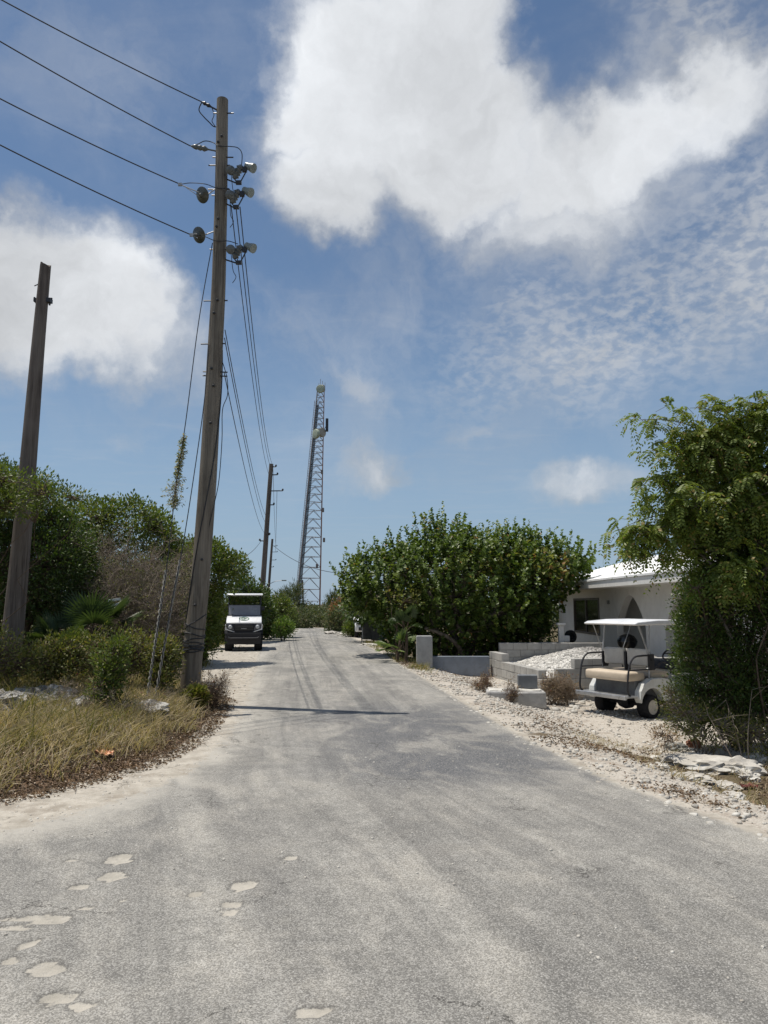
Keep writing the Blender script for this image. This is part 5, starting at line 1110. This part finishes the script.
# local: x across, -y toward camera (front), z up
MB().prism([(-1.25, .35), (-1.27, .82), (-1.05, .92), (-.35, .99), (-.30, .55), (1.0, .55), (1.25, .85), (1.35, .85), (1.35, .35)], -.56, .56, 'x').build('body', simple('navy_black_panel', (.014, .017, .032), .45, .15, 6, .5), uc, bevel=.03)
hood = MB().prism([(-1.295, .84), (-1.26, .90), (-1.12, .98), (-.85, 1.05), (-.38, 1.10), (-.36, .95), (-.9, .80)], -.60, .60, 'x').build('hood', whitep, uc, bevel=.045, seg=3, smooth=True)
emb = MB().tube([(math.cos(a)*.165, -1.085+.115*math.sin(a)*.9, 1.0+.052*math.sin(a)) for a in np.linspace(0, 2*PI, 25)], .013, 6, False)
emb.tube([(math.cos(a)*.075-.02, -1.085+.05*math.sin(a)*.9, 1.0+.024*math.sin(a)) for a in np.linspace(.4, 5.6, 15)], .011, 6, False).tube([(0, -1.09, 1.0), (.09, -1.075, 1.005)], .01, 5)
emb.build('emblem', simple('green_emblem', (.10, .22, .13), .5), uc)
MB().box(-.30, .30, -1.335, -1.27, .62, .80).build('grille', blackp, uc, bevel=.01)
MB().box(-.30, .30, -1.352, -1.337, .64, .655).box(-.30, .30, -1.352, -1.337, .69, .705).box(-.30, .30, -1.352, -1.337, .74, .755).build('grille_bars', simple('grille_grey', (.10, .10, .10), .5), uc)
MB().box(-.09, .09, -1.362, -1.353, .665, .685).build('badge', chrome, uc)
for s in (-1, 1):
    hl = MB().prism([(.32*s, .60), (.58*s, .68), (.57*s, .85), (.40*s, .80)], -1.33, -1.27, 'y').build('headlight', simple('lamp_housing', (.10, .10, .12), .2, .1, 5, .6), uc, bevel=.015)
    MB().lathe([(.06, 0), (.065, .01), (.045, .03)], (.46*s, -1.33, .73), (0, -1, 0), 16).build('lens', simple('lens', (.5, .52, .55), .15, .1, 5, .7), hl)
    MB().prism([(.30*s, .56), (.36*s, .56), (.62*s, .64), (.63*s, .82), (.60*s, .82), (.58*s, .67)], -1.345, -1.28, 'y').build('headlight_trim', whitep, uc, bevel=.006)
MB().box(-.58, .58, -1.40, -1.30, .40, .58).tube([(-.52, -1.43, .44), (-.45, -1.45, .40), (.45, -1.45, .40), (.52, -1.43, .44)], .03, 8).build('bumper', blackp, uc, bevel=.02)
def wheel(parent, x, y, z, r, w, axis, rimr, name='wheel', hubm=None, side=1, treads=20):
    ax = Vector(axis); e = bpy.data.objects.new(name, None); 
    ax = ax*side; mb = MB().lathe([(rimr, -w/2), (r*.86, -w/2), (r*.97, -w*.38), (r, -w*.2), (r, w*.2), (r*.97, w*.38), (r*.86, w/2), (rimr, w/2), (rimr*.97, 0)], (0, 0, 0), ax, 30)
    ty = mb.build(name, rub, parent, smooth=True); ty.location = (x, y, z)
    MB().lathe([(rimr*1.0, -w*.46), (rimr*.9, -w*.40), (rimr*.4, -w*.2), (rimr*.3, 0), (rimr*.4, w*.2*1), (rimr*.5, w*.34), (rimr*.82, w*.30), (rimr*.95, w*.46), (rimr*1.02, w*.47)], (0, 0, 0), ax, 24).build('rim', hubm or rim_m, ty, smooth=True)
    MB().lathe([(rimr*.3, w*.25), (rimr*.28, w*.42), (rimr*.15, w*.46)], (0, 0, 0), ax, 14).build('hub_cap', blackp if hubm is None else chrome, ty, smooth=True)
    if treads:
        t_ = MB(); u_ = Vector((0, 1, 0)) if abs(ax.x) > .5 else Vector((1, 0, 0))
        for i in range(treads):
            a = 2*PI*i/treads; M = Matrix.Rotation(a, 4, ax) @ Matrix.Translation((0, 0, r*.985))
            t_.box(-w*.46 if abs(ax.x) > .5 else -.022, w*.46 if abs(ax.x) > .5 else .022, -.022 if abs(ax.x) > .5 else -w*.46, .022 if abs(ax.x) > .5 else w*.46, -.02, .022, M)
        t_.build('tread', rub, ty)
    return ty
for s in (-1, 1):
    wheel(uc, .50*s, -.92, .30, .30, .27, (1, 0, 0), .15, side=s); wheel(uc, .50*s, .92, .30, .30, .27, (1, 0, 0), .15, side=s)
    MB().tube([(.30*s, -.92, .3), (.1*s, -.85, .38)], .03, 8).tube([(.36*s, -.92, .35), (.3*s, -.9, .62)], .035, 8).build('suspension', blackp, uc)
    MB().prism([(-1.26, .60), (-1.2, .72), (-.95, .76), (-.62, .72), (-.52, .55), (-.56, .55), (-.66, .68), (-.95, .71), (-1.17, .67), (-1.22, .60)], .5*s, .645*s, 'x').build('fender', blackp, uc, bevel=.01)
    MB().tube([(.57*s, -.42, 1.08), (.56*s, -.30, 1.5), (.55*s, -.18, 1.90)], .024, 8).build('front_post', blackp, uc, smooth=True)
    MB().tube([(.57*s, .75, .60), (.57*s, .72, 1.3), (.55*s, .68, 1.90)], .024, 8).build('rear_post', blackp, uc, smooth=True)
    MB().box(.58*s-.02, .70*s, -.42, -.36, 1.28, 1.42).build('mirror', blackp, uc, bevel=.01)
scr = simple('windscreen', (.22, .23, .26), .25, .1, 2, .5)
MB().prism([(-.445, 1.11), (-.335, 1.47), (-.325, 1.47), (-.435, 1.11)], -.55, .55, 'x').build('windscreen', scr, uc)
MB().tube([(-.56, -.335, 1.475), (.56, -.335, 1.475)], .012, 6).tube([(-.56, -.455, 1.10), (.56, -.455, 1.10)], .016, 6).build('windscreen_frame', blackp, uc)
MB().prism([(-.62, 1.905), (-.66, 1.93), (-.60, 1.965), (0, 1.985), (1.0, 1.975), (1.18, 1.94), (1.15, 1.905)], -.63, .63, 'x').build('roof', whitep, uc, bevel=.022, seg=3, smooth=True)
MB().box(-.52, .52, .05, .52, .75, .90).box(-.52, .52, .50, .62, .88, 1.32).build('seat', simple('dark_seat', (.05, .05, .055), .6), uc, bevel=.04)
MB().box(-.58, .58, .66, 1.34, .86, .90).box(-.58, -.54, .66, 1.34, .90, 1.12).box(.54, .58, .66, 1.34, .90, 1.12).box(-.54, .54, 1.30, 1.34, .90, 1.12).build('cargo_bed', blackp, uc, bevel=.008)
MB().tube([(-.28+.16*math.cos(a), -.12+.05*math.sin(a), 1.12+.15*math.sin(a)) for a in np.linspace(0, 2*PI, 20)], .014, 6, False).tube([(-.28, -.12, 1.12), (-.28, -.42, 1.0)], .02, 6).build('steering_wheel', blackp, uc)

for ch in uc.children:
    if ch.name.split('.')[0] in ('body', 'hood', 'emblem', 'grille', 'grille_bars', 'badge', 'headlight', 'headlight_trim', 'windscreen', 'windscreen_frame', 'mirror'): ch.location.z += .10
    if ch.name.split('.')[0] == 'bumper': ch.location.z += .05
MB().prism([(-.56, .24), (-.60, .52), (.60, .52), (.56, .24)], -1.30, -1.16, 'y').build('skid_plate', blackp, uc, bevel=.02)

# ------------------------------------------------------------------ white golf cart seen from behind at the right
RZ = math.radians(31); fw = Vector((math.cos(RZ), math.sin(RZ), 0)); tail = P(605.5, 700, 13.45); gcx = tail.x+fw.x*1.33; gcy = tail.y+fw.y*1.33; gcz = H(gcx, gcy)+.0
gc = thing('golf_cart', 'white golf cart with beige rear-facing seat parked by the dark shrub', 'golf cart', (gcx, gcy, gcz), RZ)
cbody = simple('cart_white', (.60, .61, .59), .4, .06, 3, .5, dirt=(.40, .38, .33), dirtamt=.35); beige = simple('beige_vinyl', (.56, .47, .36), .6, .07, 5, .35, dirt=(.40, .33, .25), dirtamt=.3); cgrey = simple('cart_grey_panel', (.12, .125, .13), .6)
def arch_profile(cx, r, x0, x1, ztop, zbot, n=12, lead=()):
    return [(x0, zbot)]+[(cx-r*math.cos(PI*i/n), .24+r*math.sin(PI*i/n)) for i in range(n+1)]+[(x1, zbot)]
for s in (-1, 1):
    pts = [(-1.12, .36), (-1.10, .50), (-1.0, .62), (-.8, .70), (-.5, .70), (-.3, .66), (-.22, .62), (-.22, .34), (-.50, .30)]+[(-.80+.29*math.cos(a), .25+.29*math.sin(a)) for a in np.linspace(.2, PI-.15, 12)]
    MB().prism(pts, s*.46, s*.60, 'y').build('rear_fender', cbody, gc, bevel=.02, seg=2)
    pts = [(.42, .30), (.40, .62), (.52, .78), (.85, .82), (1.15, .72), (1.28, .55), (1.30, .38), (1.17, .33)]+[(.86+.28*math.cos(a), .25+.28*math.sin(a)) for a in np.linspace(.2, PI-.15, 12)]
    MB().prism(pts, s*.42, s*.60, 'y').build('front_fender', cbody, gc, bevel=.02, seg=2)
MB().box(-1.08, -.22, -.455, .455, .36, .68).build('seat_pod', cgrey, gc, bevel=.02)
MB().box(-.22, .50, -.56, .56, .27, .33).build('floor', blackp, gc, bevel=.01)
MB().box(-.22, .44, -.60, -.565, .26, .36).box(-.22, .44, .565, .60, .26, .36).build('rocker_panel', cbody, gc, bevel=.01)
MB().prism([(.46, .34), (.40, .78), (.50, .90), (.78, .88), (1.2, .66), (1.29, .42), (1.27, .36)], -.415, .415, 'y').build('front_cowl', cbody, gc, bevel=.03, seg=3)
MB().prism([(.36, .76), (.40, .93), (.50, .96), (.56, .90), (.50, .78)], -.52, .52, 'y').build('dashboard', blackp, gc, bevel=.02)
MB().box(-.70, -.22, -.50, .50, .685, .80).build('front_seat', beige, gc, bevel=.04, seg=3, smooth=True)
MB().box(-1.32, -.84, -.49, .49, .66, .82).build('rear_seat', beige, gc, bevel=.045, seg=3, smooth=True)
for s in (-1, 1): MB().box(-.79, -.68, s*.27-.235, s*.27+.235, .90, 1.20).build('backrest', simple('backrest_vinyl', (.50, .49, .46), .6, .06, 5, dirt=(.35, .33, .3)), gc, bevel=.035, seg=3, smooth=True)
MB().tube([(-.735, -.56, 1.02), (-.735, .56, 1.02)], .014, 6).box(-.79, -.67, -.02, .02, .80, 1.14).box(-.80, -.66, -.545, -.515, .84, 1.12).box(-.80, -.66, .515, .545, .84, 1.12).build('seat_frame', blackp, gc)
for s in (-1, 1):
    MB().tube(smooth_pts([(-.74, s*.54, 1.10), (-1.0, s*.545, 1.10), (-1.18, s*.55, 1.08), (-1.30, s*.55, .96), (-1.36, s*.55, .74), (-1.38, s*.55, .50), (-1.32, s*.55, .43)], 5), .017, 7).build('grab_rail', blackp, gc, smooth=True)
    MB().tube([(-1.31, s*.55, .86), (-.80, s*.54, .86)], .014, 6).tube(smooth_pts([(-.66, s*.54, .86), (-.45, s*.55, .97), (-.25, s*.55, .86), (-.24, s*.54, .76)], 4), .014, 6).build('armrest', blackp, gc, smooth=True)
    MB().tube([(-.80, s*.53, .70), (-.77, s*.53, 1.2), (-.72, s*.52, 1.625)], .013, 7).tube([(-.78, s*.53, 1.12), (-1.02, s*.52, 1.615)], .009, 6).build('rear_strut', galv, gc, smooth=True)
    MB().tube([(.50, s*.53, .92), (.36, s*.53, 1.35), (.22, s*.52, 1.63)], .013, 7).build('front_strut', galv, gc, smooth=True)
    MB().tube([(-.25, s*.53, 1.12), (.02, s*.52, 1.62)], .007, 5).build('roof_stay', galv, gc)
    wheel(gc, -.80, s*.49, .212, .212, .21, (0, 1, 0), .125, side=s, treads=0); wheel(gc, .86, s*.49, .212, .212, .21, (0, 1, 0), .125, side=s, treads=0)
MB().box(-1.44, -1.16, -.58, .58, .395, .43).box(-1.48, -1.435, -.575, .575, .37, .44).build('foot_plate', chrome, gc, bevel=.01)
MB().tube([(-1.1, -.3, .36), (-1.4, -.3, .39)], .02, 6).tube([(-1.1, .3, .36), (-1.4, .3, .39)], .02, 6).build('plate_brackets', blackp, gc)
MB().tube([(-.8, -.4, .235), (-.8, .4, .235)], .035, 8).lathe([(.10, -.12), (.13, 0), (.10, .12)], (-.8, 0, .25), (0, 1, 0), 14).build('axle', blackp, gc)
rp = [(-1.16, 1.625), (-1.20, 1.65), (-1.10, 1.685), (-.6, 1.715), (0, 1.715), (.40, 1.685), (.50, 1.65), (.46, 1.625)]
MB().prism(rp, -.60, .60, 'y').build('roof', whitep, gc, bevel=.024, seg=3, smooth=True)
sw = Vector((.16, -.27, 1.02)); axs = Vector((-.62, 0, .78)).normalized(); s1 = axs.cross(Vector((0, 1, 0))).normalized(); s2 = Vector((0, 1, 0))
sw = sw+Vector((0, 0, .06))
mb = MB().tube([sw+s1*.17*math.cos(a)+s2*.17*math.sin(a) for a in np.linspace(0, 2*PI, 28)], .016, 7, False).tube([sw-s2*.16, sw+s2*.16], .012, 6).tube([sw, sw-s1*.16], .012, 6)
mb.build('steering_wheel', blackp, gc, smooth=True); MB().tube([sw, sw-axs*.42], .028, 8).build('steering_column', blackp, gc)
for s in (-1, 1): MB().lathe([(.05, 0), (.055, .02), (.04, .035)], (1.285, s*.34, .55), (1, 0, 0), 14).build('headlight', chrome, gc)

# ------------------------------------------------------------------ bins and half hidden car
binm = simple('dark_grey_bin', (.085, .09, .095), .6, .15, 4, .35, dirt=(.2, .19, .17), dirtamt=.3)
def bin_(u, d, lb, rz):
    p = P(u, 630, d); z = H(p.x, d); t = thing('wheelie_bin', lb, 'bin', (p.x, d, z), rz, group='dark bins')
    mb = MB(); w0, w1, d0, d1 = .20, .245, .22, .29; v = [(-w0, -d0, .06), (w0, -d0, .06), (w0, d0, .06), (-w0, d0, .06), (-w1, -d1, .98), (w1, -d1, .98), (w1, d1, .98), (-w1, d1, .98)]
    mb.add(v, [(3, 2, 1, 0), (4, 5, 6, 7), (0, 1, 5, 4), (1, 2, 6, 5), (2, 3, 7, 6), (3, 0, 4, 7)]).build('body', binm, t, bevel=.02)
    MB().prism([(-.33, .985), (-.32, 1.03), (-.15, 1.09), (.15, 1.10), (.30, 1.06), (.34, .985)], -.26, .26, 'x').build('lid', binm, t, bevel=.015)
    MB().tube([(-.22, .33, 1.0), (.22, .33, 1.0)], .015, 6).build('handle', blackp, t)
    for s in (-1, 1): MB().lathe([(.10, -.025), (.10, .025)], (s*.22, .22, .10), (1, 0, 0), 16).build('wheel', rub, t)
bin_(367.2, 33.2, 'left one of the two dark grey wheeled bins by the right road edge', .1); bin_(377.6, 33.0, 'right one of the two dark grey wheeled bins by the right road edge', -.15)
cx, cy = -.72, 37.6; cz = H(cx, cy); car = thing('parked_car', 'small white car half hidden behind the dark bins', 'car', (cx, cy, cz), math.radians(4))
MB().prism([(-1.75, .30), (-1.78, .55), (-1.68, .78), (-.85, .93), (1.55, .95), (1.72, .80), (1.74, .30)], -.78, .78, 'x').build('body', whitep, car, bevel=.06, seg=3, smooth=True)
MB().prism([(-.90, .93), (-.30, 1.42), (1.05, 1.45), (1.55, .95)], -.66, .66, 'x').build('cabin', glass, car, bevel=.05, seg=2, smooth=True)
MB().prism([(-.32, 1.435), (-.25, 1.475), (1.0, 1.495), (1.08, 1.455)], -.62, .62, 'x').build('roof', whitep, car, bevel=.015)
MB().box(-.62, .62, -1.80, -1.70, .36, .52).build('bumper', blackp, car, bevel=.02)
for s in (-1, 1):
    MB().box(s*.60-.14, s*.60+.14, -1.79, -1.70, .62, .74).build('headlight', chrome, car, bevel=.02)
    for y in (-1.15, 1.15): wheel(car, s*.70, y, .29, .29, .18, (1, 0, 0), .17, side=s, treads=0, hubm=chrome)
